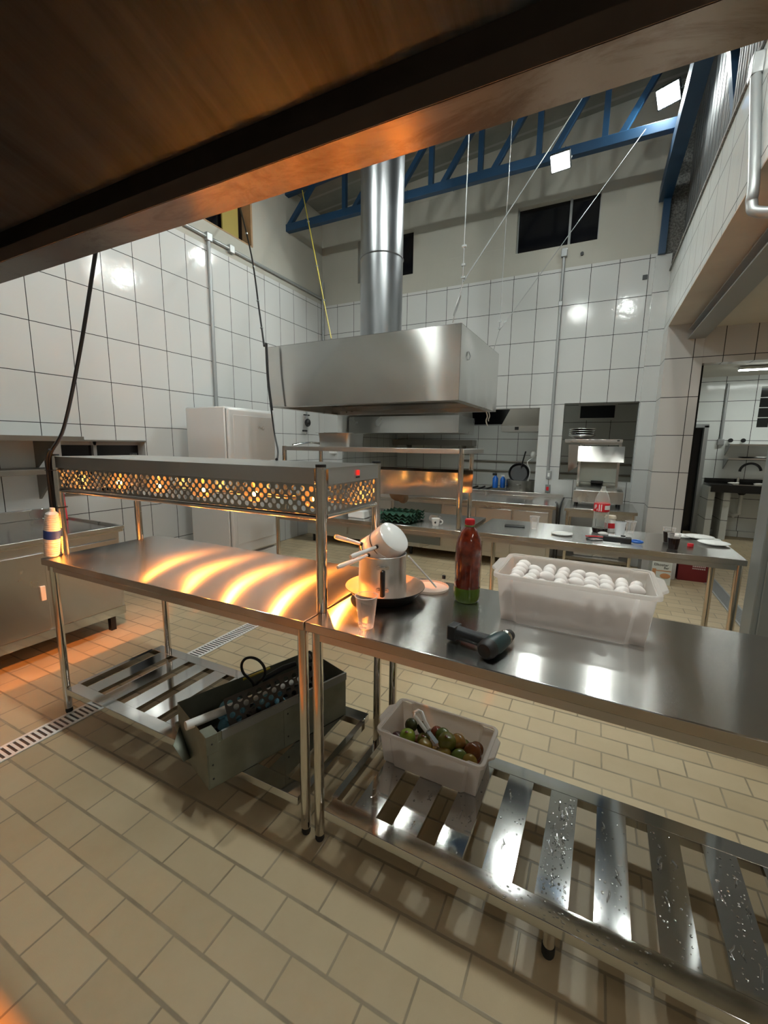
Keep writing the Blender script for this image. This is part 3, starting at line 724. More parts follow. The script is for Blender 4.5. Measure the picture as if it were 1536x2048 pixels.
MB().box(a0 + .05, a1 - .05, b0 + .05, b1 - .05, c0 + .10, c0 + .11).build('filter_plate', M['dark_steel'], hd)
MB().sph((-1.79, 3.45, c0 + .095), .025, (1, 1, .7), 12).build('drain_plug', M['galv'], hd)
for i in range(2): MB().tube([(a1 + .004, b0 + .18, c1 - .16), (a1 + .012, b0 + .20, c1 - .19), (a1 + .004, b0 + .19, c1 - .22)], .004, 6).build('hook', M['wire'], hd) if i == 0 else None
dc = thing('exhaust_duct', 'round galvanised exhaust duct rising from the box hood to the roof', 'duct', (-1.876, 3.65, 2.36))
MB().cyl((-1.876, 3.65, 2.362), (-1.876, 3.65, 5.27), .192, n=48, caps=False).build('duct_pipe', M['duct'], dc)
for z in (3.14, 4.08): MB().tube(arc((-1.876, 3.65, z), .193, 0, 2*PI, 48, (1, 0, 0), (0, 1, 0))[:-1], .006, 8, True).build('seam_ring', M['duct'], dc)

# suspension wires
def wire(label, path, r=.0035, mat='wire', clamps=(), links=(), cat='wire', name='suspension_wire'):
    t = thing(name, label, cat, path[-1]); MB().tube(path, r, 6).build('strand', M[mat], t)
    for c in clamps: MB().box(c[0]-.014, c[0]+.014, c[1]-.008, c[1]+.008, c[2]-.007, c[2]+.007).build('clamp', M['galv'], t)
    for c, l, d in links: MB().tube([Vector(c) + Vector(d).normalized()*(l/2*math.cos(q)) + Vector((1, 0, 0)).cross(Vector(d)).normalized()*(.014*math.sin(q)) for q in [2*PI*i/16 for i in range(16)]], .004, 6, True).build('turnbuckle', M['galv'], t)
    return t
FR, BR, FL_, BL = (-.99, 3.04, 2.36), (-.95, 4.16, 2.36), (-2.76, 3.13, 2.36), (-2.74, 4.24, 2.36)
wire('steel wire rising straight from the front corner of the box hood', [(-.93, 3.07, 5.2), (-.935, 3.06, 2.62), FR], .0035, clamps=[(-.933, 3.062, z) for z in (2.66, 2.74, 2.86)], links=[((-.965, 3.05, 2.475), .14, (.06, .02, .2))])
wire('steel wire rising straight from the rear corner of the box hood', [(-.88, 4.16, 5.2), (-.90, 4.16, 2.56), BR], .003, clamps=[(-.90, 4.16, z) for z in (2.58, 2.64)])
wire('thick slanting steel wire from the front corner of the box hood to the blue truss', [(-.385, TY - .05, 5.05), (-.93, 3.06, 2.63)], .0045)
wire('thin slanting steel wire from the rear corner of the box hood to the blue truss', [(.17, TY - .05, 4.55), (-.90, 4.16, 2.56)], .003, clamps=[(-.86, 4.20, 2.64)])
cab = curve_pts([(-4.2, 4.31, 4.38), (-3.7, 3.95, 3.60), (-3.2, 3.5, 2.83), (-2.79, 3.10, 2.37)], 5)
wire('black cable tied along a wire from the left wall to the box hood corner', cab, .009, 'black', clamps=[tuple(cab[i]) for i in (3, 6, 9, 12)], cat='cable', name='tied_cable')
yc = curve_pts([(-3.93, TY - .06, 4.95), (-3.4, 4.8, 3.75), (-2.74, 4.24, 2.36)], 6)
wire('yellow wire with black ties from the truss to the box hood', yc, .0075, 'yellow', clamps=[tuple(yc[i]) for i in (3, 6, 8, 10)], cat='cable', name='tied_cable')
hc = curve_pts([(-2.70, 3.02, 2.37), (-2.69, 3.02, 2.06), (-2.66, 3.02, 1.82), (-2.61, 3.0, 1.58), (-2.25, 2.62, 1.44), (-1.78, 2.06, 1.385), (-1.50, 1.74, 1.40), (-1.40, 1.62, 1.418)], 8)
tag(MB().tube(hc, .007, 8).tube([p + Vector((.012, .004, 0)) for p in hc[:18]], .005, 6).build('power_cable', M['black']), 'black cable dropping from the hood corner to the top of the heat lamp gantry', 'cable')
nc = curve_pts([(-1.95, 1.21, 2.48), (-2.035, 1.21, 2.295), (-2.215, 1.21, 1.917), (-2.42, 1.21, 1.56), (-2.555, 1.20, 1.42), (-2.578, 1.202, 1.30), (-2.583, 1.205, 1.15), (-2.580, 1.206, 1.06)], 8)
pc = thing('power_cable', 'black cable from the near hood tied down the corner post of the gantry', 'cable', (-2.58, 1.205, 1.06))
MB().tube(nc, .0085, 8).tube([p + Vector((.004, -.014, 0)) for p in nc[30:]], .007, 8).build('sheath', M['black'], pc)
for z in (1.34, 1.14): MB().tube(arc((-2.563, 1.215, z), .040, 0, 2*PI, 20, (1, 0, 0), (0, 1, 0))[:-1], .0022, 6, True).build('cable_tie', M['black'], pc)

kn = curve_pts([(-.985, 4.17, 1.825), (-.975, 4.18, 1.78), (-.985, 4.18, 1.74), (-.97, 4.19, 1.69)], 5)
tag(MB().tube(kn, .006, 6).tube([p + Vector((.02, .01, .006)) for p in kn[:12]], .005, 6).build('string_knot', M['cup_white']), 'white knotted string hanging from the lower rear corner of the box hood', 'string')
# ------------------------------------------------------------------ the near hood over the camera
nh = thing('extractor_hood', 'large stained steel hood overhead with an orange lit rim', 'hood', (-.6, -.2, 2.09))
x0, x1 = -3.6, .572
MB().box(x0, x1, .797, .893, 2.093, 2.095).build('gutter', M['rim'], nh)
MB().box(x0, x1, .795, .798, 2.094, 2.135).build('gutter_lip', M['liner'], nh)
MB().box(x0, x1, .891, .894, 2.095, 2.85).build('front_panel', M['sheet'], nh); MB().box(x0, x1, .885, .890, 2.096, 2.84).build('inner_liner', M['liner'], nh)
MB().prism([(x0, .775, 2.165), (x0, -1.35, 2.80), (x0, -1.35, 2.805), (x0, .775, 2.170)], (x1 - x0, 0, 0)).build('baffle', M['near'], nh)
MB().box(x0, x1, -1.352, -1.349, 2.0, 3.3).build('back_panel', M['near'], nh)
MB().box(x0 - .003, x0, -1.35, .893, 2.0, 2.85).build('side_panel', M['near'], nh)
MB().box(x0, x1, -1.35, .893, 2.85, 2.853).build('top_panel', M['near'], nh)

# ------------------------------------------------------------------ appliances and furniture round the walls
cl = thing('refrigerated_counter', 'long steel counter with dark doors along the left wall', 'counter', (-3.75, .5, 0))
CX = -3.30
MB().box(-4.24, CX + .03, -1.6, 1.975, .80, .832).build('worktop', M['top_plain'], cl, bevel=.004)
MB().box(-4.24, -4.2, -1.6, 1.975, .832, .915).build('backsplash', M['sheet'], cl, bevel=.004)
MB().box(CX + .012, CX + .036, -1.6, 1.985, .82, .846).box(-4.2, CX + .012, 1.962, 1.985, .82, .846).build('worktop_rim', M['sheet'], cl, bevel=.003)
MB().box(-4.24, CX, -1.6, 1.955, .13, .80).build('body', M['sheet'], cl)
for y0, y1 in ((-.30, .56), (.60, 1.44), (1.48, 1.93)):
    d = MB().box(CX + .001, CX + .02, y0, y1, .20, .745).build('door', M['sheet'], cl, bevel=.004)
    MB().box(CX + .02, CX + .035, y1 - .05, y1 - .02, .42, .52).build('latch', M['plate'], d, bevel=.003)
MB().box(CX + .001, CX + .012, -1.6, 1.955, .13, .195).build('plinth_strip', M['mirror'], cl)
for y in (-.6, .66, 1.88):
    for x in (CX - .06, -4.1): MB().box(x - .02, x + .02, y - .02, y + .02, 0, .13).build('leg', M['black'], cl)
for nm, z, y1, dp in (('upper', 1.50, 2.09, .36), ('lower', 1.235, 2.03, .30)):
    ws = thing('wall_shelf', '%s steel shelf on triangular brackets on the left tiled wall' % nm, 'shelf', (XL, 1, z))
    MB().box(XL, XL + dp, -1.2, y1, z - .012, z + .03).build('board', M['dark_steel'], ws, bevel=.002)
    for y in (1.88, .6): MB().prism([(XL, y, z - .012), (XL + dp - .02, y, z - .012), (XL, y, z - .24)], (0, .02, 0)).build('bracket', M['dark_steel'], ws)
bs = MB().tube([(-3.98, 1.93, .8335), (-4.205, 2.02, 1.22)], .018, 10)
tag(bs.build('broom_handle', M['red_plastic']), 'red stick leaning on the left wall at the end of the steel counter', 'broom handle')

fr = thing('fridge', 'tall white single door fridge by the left wall', 'fridge', (-3.65, 3.5, 0))
FX, FY0, FY1 = -3.40, 3.165, 3.865
MB().box(-3.97, FX, FY0, FY1, .06, 1.86).build('cabinet', M['fridge'], fr, bevel=.012)
d = MB().box(FX + .006, FX + .055, FY0 + .004, FY1 - .004, .30, 1.845).build('door', M['fridge'], fr, bevel=.022, seg=4)
MB().box(FX + .0545, FX + .058, FY0 + .06, FY1 - .03, .42, 1.78).build('door_panel', M['fridge'], d, bevel=.003)
MB().box(FX, FX + .006, FY0 + .01, FY1 - .01, .31, 1.84).build('door_seal', M['fridge_grey'], fr)
MB().box(FX + .003, FX + .045, FY0 + .01, FY1 - .01, .07, .275).build('base_panel', M['fridge'], fr, bevel=.01)
for x in (-3.93, -3.46):
    for y in (FY0 + .06, FY1 - .06): MB().cyl((x, y, 0), (x, y, .06), .02, n=12).build('foot', M['black'], fr)
lg = MB()
for i, (ya, za, yb, zbb) in enumerate([(0, .012, .02, .03), (.02, .03, .03, .008), (.03, .008, .05, .02), (.055, .02, .078, .036), (.055, .016, .075, -.004), (.075, -.004, .09, .01)]):
    lg.tube([(FX + .0585, 3.585 + ya, 1.645 + za), (FX + .0585, 3.585 + yb, 1.645 + zbb)], .0035, 5)
lg.build('door_badge', M['fridge_grey'], d)

bc = thing('refrigerated_counter', 'long low steel counter with doors below the wide hatch of the back wall', 'counter', (-2.2, 5.6, 0))
BY = 5.22
MB().box(-3.95, -.345, BY - .03, 6.12, .775, .82).build('worktop', M['top_plain'], bc, bevel=.005)
MB().box(-3.95, -.345, 6.085, 6.12, .82, .87).build('backsplash', M['sheet'], bc, bevel=.003)
MB().box(-3.93, -.40, BY, 6.08, .12, .775).build('body', M['sheet'], bc)
for i, (xa, xb) in enumerate(((-3.88, -3.2), (-3.16, -2.48), (-1.72, -1.30), (-1.26, -.86), (-.84, -.44))):
    d = MB().box(xa, xb, BY - .022, BY - .001, .18, .735).build('door', M['front'] if i > 2 else M['sheet'], bc, bevel=.005)
    MB().box(xb - .055, xb - .03, BY - .036, BY - .022, .36, .50).build('handle', M['black'], d)
gp = MB().box(-2.44, -1.76, BY - .018, BY - .001, .18, .735).build('machine_panel', M['grey_paint'], bc)
g = MB()
for i in range(8): g.box(-2.38, -1.82, BY - .022, BY - .018, .28 + .032*i, .296 + .032*i)
g.build('grille', M['dark_steel'], gp)
for x in (-3.85, -2.2, -.5):
    for y in (BY + .06, 6.0): MB().cyl((x, y, 0), (x, y, .12), .02, n=12).build('leg', M['black'], bc)
hs = [curve_pts([(-.375, BY + .1, .85), (-.35, BY - .04, .83), (-.345, BY - .05, .6), (-.35, BY - .03, .2)], 6), curve_pts([(-.30, BY + .15, .9), (-.315, BY - .02, .83), (-.32, BY - .05, .55), (-.32, BY - .02, .15)], 6)]
tag(MB().tube(hs[0], .012, 8).tube(hs[1], .01, 8).build('gas_hose', M['black']), 'black hoses hanging between the low counter and the machine table', 'hose')

mt = thing('machine_table', 'small steel table under the countertop machine by the column', 'table', (.09, 5.5, 0))
MB().box(-.27, .45, 5.13, 5.92, .785, .82).build('worktop', M['top_plain'], mt, bevel=.004)
MB().box(-.24, .42, 5.15, 5.17, .72, .785).build('apron', M['sheet'], mt)
for x in (-.235, .415):
    for y in (5.165, 5.885): leg(mt, x, y, .785)
MB().box(-.25, .43, 5.2, 5.88, .22, .25).build('undershelf', M['dark_steel'], mt)
MB().box(-.15, .33, 5.3, 5.8, .25, .40).build('undershelf_tray', M['sheet'], mt, bevel=.01)
mc = thing('countertop_machine', 'tall shiny stainless food machine on the small table below the square hatch', 'machine', (.05, 5.6, .82))
for x in (-.17, .28):
    for y in (5.47, 5.82): MB().cyl((x, y, .82), (x, y, .856), .018, n=10).build('foot', M['black'], mc)
MB().box(-.205, .317, 5.43, 5.86, .856, 1.0).build('base', M['sheet'], mc, bevel=.006)
MB().prism([(-.18, 5.45, 1.0), (-.18, 5.56, 1.085), (-.18, 5.60, 1.085), (-.18, 5.60, 1.0)], (.42, 0, 0)).build('chute', M['sheet'], mc)
MB().box(-.18, -.155, 5.50, 5.84, 1.0, 1.53).build('side_frame', M['mirror'], mc); MB().box(.225, .25, 5.50, 5.84, 1.0, 1.53).build('side_frame', M['mirror'], mc)
MB().box(-.155, .225, 5.62, 5.64, 1.085, 1.345).build('chamber_back', M['dark_steel'], mc)
MB().box(-.155, .225, 5.52, 5.525, 1.10, 1.34).build('window_pane', M['pet'], mc)
MB().box(-.03, .10, 5.515, 5.60, 1.085, 1.115).build('blade_guard', M['black'], mc)
MB().prism([(-.19, 5.425, 1.335), (-.19, 5.455, 1.512), (-.19, 5.465, 1.512), (-.19, 5.437, 1.335)], (.475, 0, 0)).build('front_panel', M['mirror'], mc)
MB().box(-.34, .255, 5.44, 5.88, 1.555, 1.59).box(-.18, .25, 5.50, 5.86, 1.53, 1.556).build('top_plate', M['sheet'], mc, bevel=.003)
MB().box(.20, .225, 5.434, 5.441, 1.57, 1.583).build('badge', M['black'], mc)
MB().prism([(-.285, 5.50, 1.20), (-.19, 5.50, 1.27), (-.19, 5.50, 1.53), (-.30, 5.50, 1.53)], (0, .01, 0)).build('side_flap', M['mirror'], mc)
for i in range(4):
    b = MB().lathe((-.17, 5.68, 1.59 + .024*i), [(.055, 0), (.10, .018), (.145, .05), (.15, .056), (.143, .056), (.097, .024), (.05, .006)], 32, close=True)
    b.box(-.001, .001, 0, 0, 0, 0) if False else None
    tag(b.build('mixing_bowl', M['mirror'], bevel=0), ('lowest', 'second lowest', 'second highest', 'topmost')[i] + ' of the nested steel bowls on top of the tall machine', 'bowl', 'steel bowls on the machine')
# ------------------------------------------------------------------ the kitchen seen through the hatches
bh = thing('extractor_hood', 'grey steel hood in the kitchen behind the wide hatch', 'hood', (-3.1, 7.2, 1.7))
MB().box(-4.2, -2.075, 6.9, 7.9, 1.71, 2.0).build('canopy', M['sheet'], bh); MB().prism([(-4.2, 6.95, 2.0), (-4.2, 7.85, 2.0), (-4.2, 7.6, 2.72), (-4.2, 7.2, 2.72)], (2.1, 0, 0)).build('upper_cone', M['dark_steel'], bh)
bh = thing('extractor_hood', 'sloping kitchen hood above the big pot behind the hatch', 'hood', (-1.0, 7.6, 1.7))
MB().box(-1.45, -.55, 7.2, 8.0, 1.74, 1.83).build('rim', M['sheet'], bh); MB().prism([(-1.45, 7.22, 1.83), (-.55, 7.22, 1.83), (-.55, 7.22, 2.72), (-1.0, 7.22, 2.72)], (0, .7, 0)).build('canopy', M['dark_steel'], bh)
MB().box(-1.22, -1.16, 7.19, 7.2, 1.765, 1.815).build('hood_badge', M['black'], bh)
ks = thing('wall_shelf', 'long dark steel shelf on the kitchen far wall behind the hatch', 'shelf', (-3, 9, 1.5))
MB().box(-4.2, -2.35, 8.85, YF, 1.50, 1.62).build('board', M['dark_steel'], ks)
for x in (-3.9, -2.6): MB().prism([(x, 8.9, 1.5), (x, YF, 1.5), (x, YF, 1.3)], (.02, 0, 0)).build('bracket', M['dark_steel'], ks)
kp = thing('wall_pipe', 'two dark gas pipes along the kitchen far wall', 'pipe', (-1.7, 9.15, 1.2))
for z in (1.18, .98): MB().cyl((-2.6, YF - .03, z), (.9, YF - .03, z), .02, n=10).build('pipe', M['dark_steel'], kp)
kt = thing('kitchen_stove', 'low dark stove in the kitchen behind the hatch', 'stove', (-1.3, 7.4, 0))
MB().box(-2.3, -.8, 7.0, 7.9, .70, .74).build('cooktop', M['dark_steel'], kt)
for x in (-2.27, -.83):
    for y in (7.03, 7.87): MB().box(x - .02, x + .02, y - .02, y + .02, 0, .70).build('leg', M['dark_steel'], kt)
gr = MB()
for i in range(5): gr.box(-2.2 + .13*i, -2.18 + .13*i, 7.05, 7.8, .745, .77)
gr.build('grate', M['black'], kt)
kpo = thing('stock_pot', 'big round steel stock pot on the kitchen stove', 'pot', (-1.10, 7.35, .741))
MB().lathe((-1.10, 7.35, .741), [(.225, 0), (.23, .01), (.23, .20), (.237, .205), (.228, .205), (.222, .012), (.0, .01)], 36).build('body', M['sheet'], kpo)
MB().tube(arc((-1.10, 7.125, .88), .04, PI, 2*PI, 8, (1, 0, 0), (0, 1, 0)), .008, 6).build('handle', M['sheet'], kpo)
sk = thing('frying_pan', 'black pan standing upright in the big stock pot', 'pan', (-1.1, 7.35, .95))
MB().lathe((-1.14, 7.37, 1.05), [(.0, 0), (.14, 0), (.17, .05), (.165, .05), (.135, .008), (0, .006)], 28, axis=(.2, -1, .25)).build('body', M['black'], sk)
MB().bar((-1.10, 7.33, 1.16), (-1.04, 7.3, 1.42), .03, .02).build('handle', M['black'], sk)
tag(MB().tube(curve_pts([(-.98, 7.3, .9), (-.95, 7.28, 1.1), (-1.0, 7.28, 1.24), (-.92, 7.3, 1.32)], 6), .007, 6).sph((-.92, 7.3, 1.37), .05, (.9, .5, 1.2), 10).build('ladle', M['plate']), 'pale ladle standing in the big stock pot', 'ladle')
bb = thing('spray_bottle', 'blue bottle with a black pump on the kitchen stove', 'bottle', (-1.55, 7.5, .775))
MB().lathe((-1.55, 7.5, .772), [(.04, 0), (.048, .01), (.048, .17), (.02, .21), (.015, .22)], 18).build('body', M['blue_plastic'], bb); MB().box(-1.60, -1.53, 7.48, 7.52, .99, 1.03).build('pump', M['black'], bb)
bb = thing('spray_bottle', 'second blue bottle nearer the pot on the kitchen stove', 'bottle', (-1.44, 7.6, .775))
MB().lathe((-1.44, 7.6, .772), [(.04, 0), (.045, .01), (.045, .15), (.02, .19), (.015, .2)], 18).build('body', M['blue_plastic'], bb); MB().box(-1.47, -1.41, 7.59, 7.61, .97, 1.0).build('pump', M['plate'], bb)
tag(MB().box(-4.10, -3.985, YB - .07, YB, 1.335, 1.385).build('junction_box', M['plate'], bevel=.004), 'white plastic junction box on the white strip beside the wide hatch', 'box')
hg = thing('gas_regulator', 'black gas regulator hanging on a pipe on the left wall below the hood', 'regulator', (XL + .06, 5.60, 1.75))
MB().tube([(XL + .05, 5.6, 2.03), (XL + .05, 5.6, 1.64)], .012, 8).build('pipe', M['galv'], hg)
MB().sph((XL + .07, 5.6, 1.83), .055, (.9, .9, 1.2), 12).build('regulator_body', M['black'], hg)
MB().bar((XL + .05, 5.53, 1.95), (XL + .05, 5.67, 1.95), .02, .02).build('tap_handle', M['black'], hg); MB().bar((XL + .05, 5.5, 1.70), (XL + .05, 5.6, 1.70), .025, .025).build('valve', M['black'], hg)
cbx = thing('carton_box', 'small brown carton on the low counter below the wide hatch', 'box', (-2.95, 5.7, .82))
MB().box(-3.03, -2.87, 5.6, 5.8, .821, .92).build('body', M['bag'], cbx); MB().prism([(-3.03, 5.6, .92), (-3.03, 5.8, .92), (-3.02, 5.7, 1.0)], (.16, 0, 0)).build('flap', M['bag'], cbx)

# ------------------------------------------------------------------ side room: sink, shelves, cartons
sc_ = thing('sink_counter', 'black granite sink counter on white tiled piers at the far wall', 'counter', (2.3, 8.9, 0))
MB().box(1.75, 3.6, 8.62, YF - .001, .885, .925).box(1.75, 3.6, 9.17, YF - .001, .925, 1.0).box(1.75, 3.6, 8.62, 8.65, .80, .885).build('worktop', M['granite'], sc_)
for x in (1.78, 1.99, 3.3): MB().box(x - .045, x + .045, 8.68, YF - .002, 0, .885).build('pier', M['tile_far'], sc_)
MB().box(2.05, 2.9, 8.70, 9.1, .926, .932).build('sink_rim', M['mirror'], sc_)
MB().box(1.9, 3.6, YF - .10, YF - .001, 0, .10).build('kerb', M['tile_far'], sc_)
dp = MB().tube([(2.25, 9.0, .76), (2.25, 9.0, .42), (2.20, 9.06, .37), (2.14, 9.16, .42)], .03, 10).build('drain_pipe', M['white_pipe'], sc_); MB().lathe((2.25, 9.0, .74), [(.035, 0), (.075, .05), (.075, .06)], 16).build('drain_cup', M['black'], sc_)
fc = thing('faucet', 'black arched faucet with chrome base on the black granite counter', 'tap', (2.25, 9.1, .926))
MB().cyl((2.2, 9.1, .926), (2.2, 9.1, 1.03), .022, n=12).build('base', M['tube'], fc)
MB().tube(arc((2.345, 9.1, 1.13), .14, PI, .15, 14, (1, 0, 0), (0, 0, 1)), .02, 10).build('spout', M['black'], fc)
for i, x in enumerate((2.08, 2.42)):
    tag(MB().sph((x, 8.85, .946), .05, (1.5, .8, .3), 10).sph((x + .06, 8.87, .95), .03, (1, 1, .5), 8).build('crumpled_cloth', M['cup_white']), ('crumpled white cloth at the pier end of the black sink counter', 'crumpled white cloth below the black faucet')[i], 'cloth')
for i, z in enumerate((1.575, 1.345)):
    ws = thing('wall_shelf', ('upper', 'lower')[i] + ' steel shelf on brackets above the black sink counter', 'shelf', (2.3, 9.05, z))
    MB().box(1.98, 3.4, 8.9, YF - .001, z - .012, z + .012).build('board', M['mirror'], ws)
    for x in (1.985, 3.0): MB().prism([(x, 8.92, z - .012), (x, YF, z - .012), (x, YF, z - .18)], (.012, 0, 0)).build('bracket', M['galv'], ws)
pl = MB().lathe((2.50, 9.03, 1.358), [(.06, 0), (.11, .008), (.135, .03), (.13, .032), (.10, .014), (0, .012)], 28)
tag(pl.build('serving_dish', M['plate']), 'white dish on the lower steel shelf above the sink', 'dish')
pl = MB().lathe((2.25, 9.03, 1.358), [(.05, 0), (.09, .006), (.11, .02), (.105, .022), (.08, .012), (0, .01)], 28)
tag(pl.build('serving_dish', M['black']), 'dark dish beside the white dish on the lower shelf', 'dish')
for i, x in enumerate((2.03, 2.20)):
    tv = thing('wall_tap', ('chrome tap on the far wall beside the conduit box', 'chrome tap on the far wall farther from the conduit box')[i], 'tap', (x, YF, 1.65)); MB().cyl((x, YF, 1.65), (x, YF - .06, 1.65), .02, n=10).build('valve', M['tube'], tv); MB().cyl((x, YF - .06, 1.65), (x, YF - .08, 1.65), .035, n=10).build('knob', M['black'], tv)

cw = thing('carton', 'white printed food carton on the floor in front of the column', 'box', (.86, 5.5, 0), .03)
MB().box(.66, .845, 5.40, 5.64, .001, .27).build('body', M['carton_white'], cw)
MB().box(.665, .70, 5.398, 5.40, .09, .18).box(.70, .84, 5.398, 5.40, .155, .165).build('printed_band', M['orange_print'], cw)
MB().sph((.79, 5.397, .105), .05, (1, .04, .6), 14).build('food_picture', M['orange_print'], cw)
def text(s, size, loc, rot, mat, parent, name='lettering', depth=.0006, shear=0):
    cu = bpy.data.curves.new(name, 'FONT'); cu.body = s; cu.size = size; cu.extrude = depth; cu.shear = shear
    tmp = bpy.data.objects.new(name, cu); C.objects.link(tmp)
    me = bpy.data.meshes.new_from_object(tmp.evaluated_get(bpy.context.evaluated_depsgraph_get())); bpy.data.objects.remove(tmp)
    o = bpy.data.objects.new(name, me); C.objects.link(o); me.materials.append(mat); o.parent = parent
    off = ROOT.get(parent.name, Vector((0, 0, 0))); o.location = Vector(loc) - off; o.rotation_euler = rot; return o
text('Elkostar', .042, (.675, 5.397, .215), (PI/2, 0, 0), M['ink'], cw); text('Bar', .036, (.77, 5.397, .183), (PI/2, 0, 0), M['ink'], cw)
cr_ = thing('crate', 'dark red carton with pale print on the side room floor beside the column', 'box', (1.1, 5.75, 0), .02)
MB().box(.955, 1.25, 5.72, 6.0, .001, .30).build('body', M['carton_red'], cr_, bevel=.004)
pr_ = MB()
for a, b, z in ((1.06, 1.09, .235), (1.095, 1.125, .235), (1.13, 1.14, .235), (1.145, 1.17, .235)): pr_.box(a, b, 5.717, 5.72, z, z + .02)
for z in (.17, .145): 
    for i in range(7): pr_.box(1.09 + .018*i, 1.103 + .018*i, 5.717, 5.72, z, z + .013)
pr_.build('print', M['ink_white'], cr_)
gc = thing('grey_cabinet', 'tall grey metal cabinet beyond the end of the egg tub table', 'cabinet', (1.05, 2.67, 0))
MB().box(.762, 1.35, 2.60, 2.75, .02, 1.97).build('body', M['grey_paint'], gc, bevel=.006)
MB().box(.785, 1.34, 2.588, 2.599, .06, 1.94).build('door', M['grey_paint'], gc, bevel=.004)
for x in (.80, 1.3):
    for y in (2.63, 2.72): MB().cyl((x, y, 0), (x, y, .02), .02, n=10).build('foot', M['black'], gc)

# ------------------------------------------------------------------ crates
def rrect(x0, x1, y0, y1, r, n=5):
    out = []
    for cx, cy, a in ((x1-r, y1-r, 0), (x0+r, y1-r, PI/2), (x0+r, y0+r, PI), (x1-r, y0+r, 3*PI/2)):
        for i in range(n+1): out.append((cx + r*math.cos(a + PI/2*i/n), cy + r*math.sin(a + PI/2*i/n)))
    return out
def notched(x0, x1, y0, y1, d, w, r=.012):
    """outline of a crate whose four corners step in by d over a width w on the long sides"""
    return [(x0, y0 + d), (x0 + w, y0 + d), (x0 + w + .012, y0), (x1 - w - .012, y0), (x1 - w, y0 + d), (x1, y0 + d),
            (x1, y1 - d), (x1 - w, y1 - d), (x1 - w - .012, y1), (x0 + w + .012, y1), (x0 + w, y1 - d), (x0, y1 - d)]
def crate(label, loc, rot, L, W, H, taper, mat, wall=.0035, dip=.0):
    t = thing('plastic_crate', label, 'crate', loc, rot); x, y, z = loc
    m = MB()
    def ring(f, zz, off=0):
        l, w = L/2 + taper*f - off, W/2 + taper*f*.6 - off
        return [(x + a, y + b, zz) for a, b in notched(-l, l, -w, w, .010, .045)]
    rings = [ring(0, z + .0005), ring(1, z + H - .004), ring(1, z + H - .004, wall), ring(0, z + wall + .0005, wall)]
    n = len(rings[0]); o = len(m.v)
    vs = [p for rg in rings for p in rg]; fs = []
    for k in range(3):
        for i in range(n): fs.append((k*n + i, k*n + (i+1) % n, (k+1)*n + (i+1) % n, (k+1)*n + i))
    fs += [list(range(n))[::-1], list(range(3*n, 4*n))]
    m.add(vs, fs); m.build('body', mat, t, bevel=.003)
    l, w = L/2 + taper, W/2 + taper*.6
    rm = MB(); A = rrect(-l - .014, l + .014, -w - .008, w + .008, .03); B = rrect(-l + .001, l - .001, -w + .001, w - .001, .022)
    nn = len(A); vs = [(x+a, y+b, zz) for P, zz in ((A, z+H-.016), (A, z+H), (B, z+H), (B, z+H-.006)) for a, b in P]
    fs = [(k*nn + i, k*nn + (i+1) % nn, ((k+1) % 4)*nn + (i+1) % nn, ((k+1) % 4)*nn + i) for k in range(4) for i in range(nn)]
    rm.add(vs, fs).build('rim', mat, t, bevel=.002)
    for s in (-1, 1):
        MB().prism([(x + s*(l + .012), y - w*.62, z + H - .014), (x + s*(l + .036), y - w*.40, z + H - .012), (x + s*(l + .036), y + w*.40, z + H - .012), (x + s*(l + .012), y + w*.62, z + H - .014)], (0, 0, .011)).build('handle', mat, t, bevel=.003)
    return t
EC = (-.035, 1.607, .8805); ER = -.015
crate('milky white plastic tub full of eggs on the steel worktable', EC, ER, .445, .285, .175, .02, M['tub'])
egg_me = None
def egg_shape():
    prof = []
    for i in range(13):
        a = PI*i/12; r = .0215*math.sin(a)*(1 + .10*math.cos(a)); prof.append((max(r, .00001), -.0285*math.cos(a)*-1))
    prof = [(r_, -h) for r_, h in prof][::-1] if prof[0][1] > prof[-1][1] else prof
    return prof
e0 = MB().lathe((0, 0, 0), egg_shape(), 16).build('egg', M['egg'], sharp=180)
rnd = random.Random(11); first = True
ca, sa = math.cos(ER), math.sin(ER)
for layer in range(4):
    nx, ny = (8, 5) if layer < 3 else (9, 5)
    for i in range(nx):
        for j in range(ny):
            if layer == 3 and rnd.random() < .16: continue
            lx = -.198 + (.0565 if layer < 3 else .049)*i + (.01 if layer % 2 else 0) + rnd.uniform(-.003, .003); ly = -.106 + .053*j + (.004 if layer % 2 else -.004) + rnd.uniform(-.002, .002)
            slope = .012*(1 - i/4.0) if layer >= 2 else 0
            z = EC[2] + .026 + .0355*layer + slope
            pos = (EC[0] + lx*ca - ly*sa, EC[1] + lx*sa + ly*ca, z)
            o = e0 if first else e0.copy()
            if not first: C.objects.link(o)
            first = False
            o.location = pos
            o.rotation_euler = (rnd.uniform(.9, 2.2), rnd.uniform(-.4, .4), rnd.uniform(0, 6.3)) if layer == 3 else (PI/2 + rnd.uniform(-.15, .15), 0, PI/2 + rnd.uniform(-.25, .25))
            tag(o, 'white egg in the upper layer of the milky tub' if layer >= 2 else 'white egg dimly seen low down inside the milky tub', 'egg', 'eggs lying on top in the tub' if layer >= 2 else 'eggs low down in the tub')

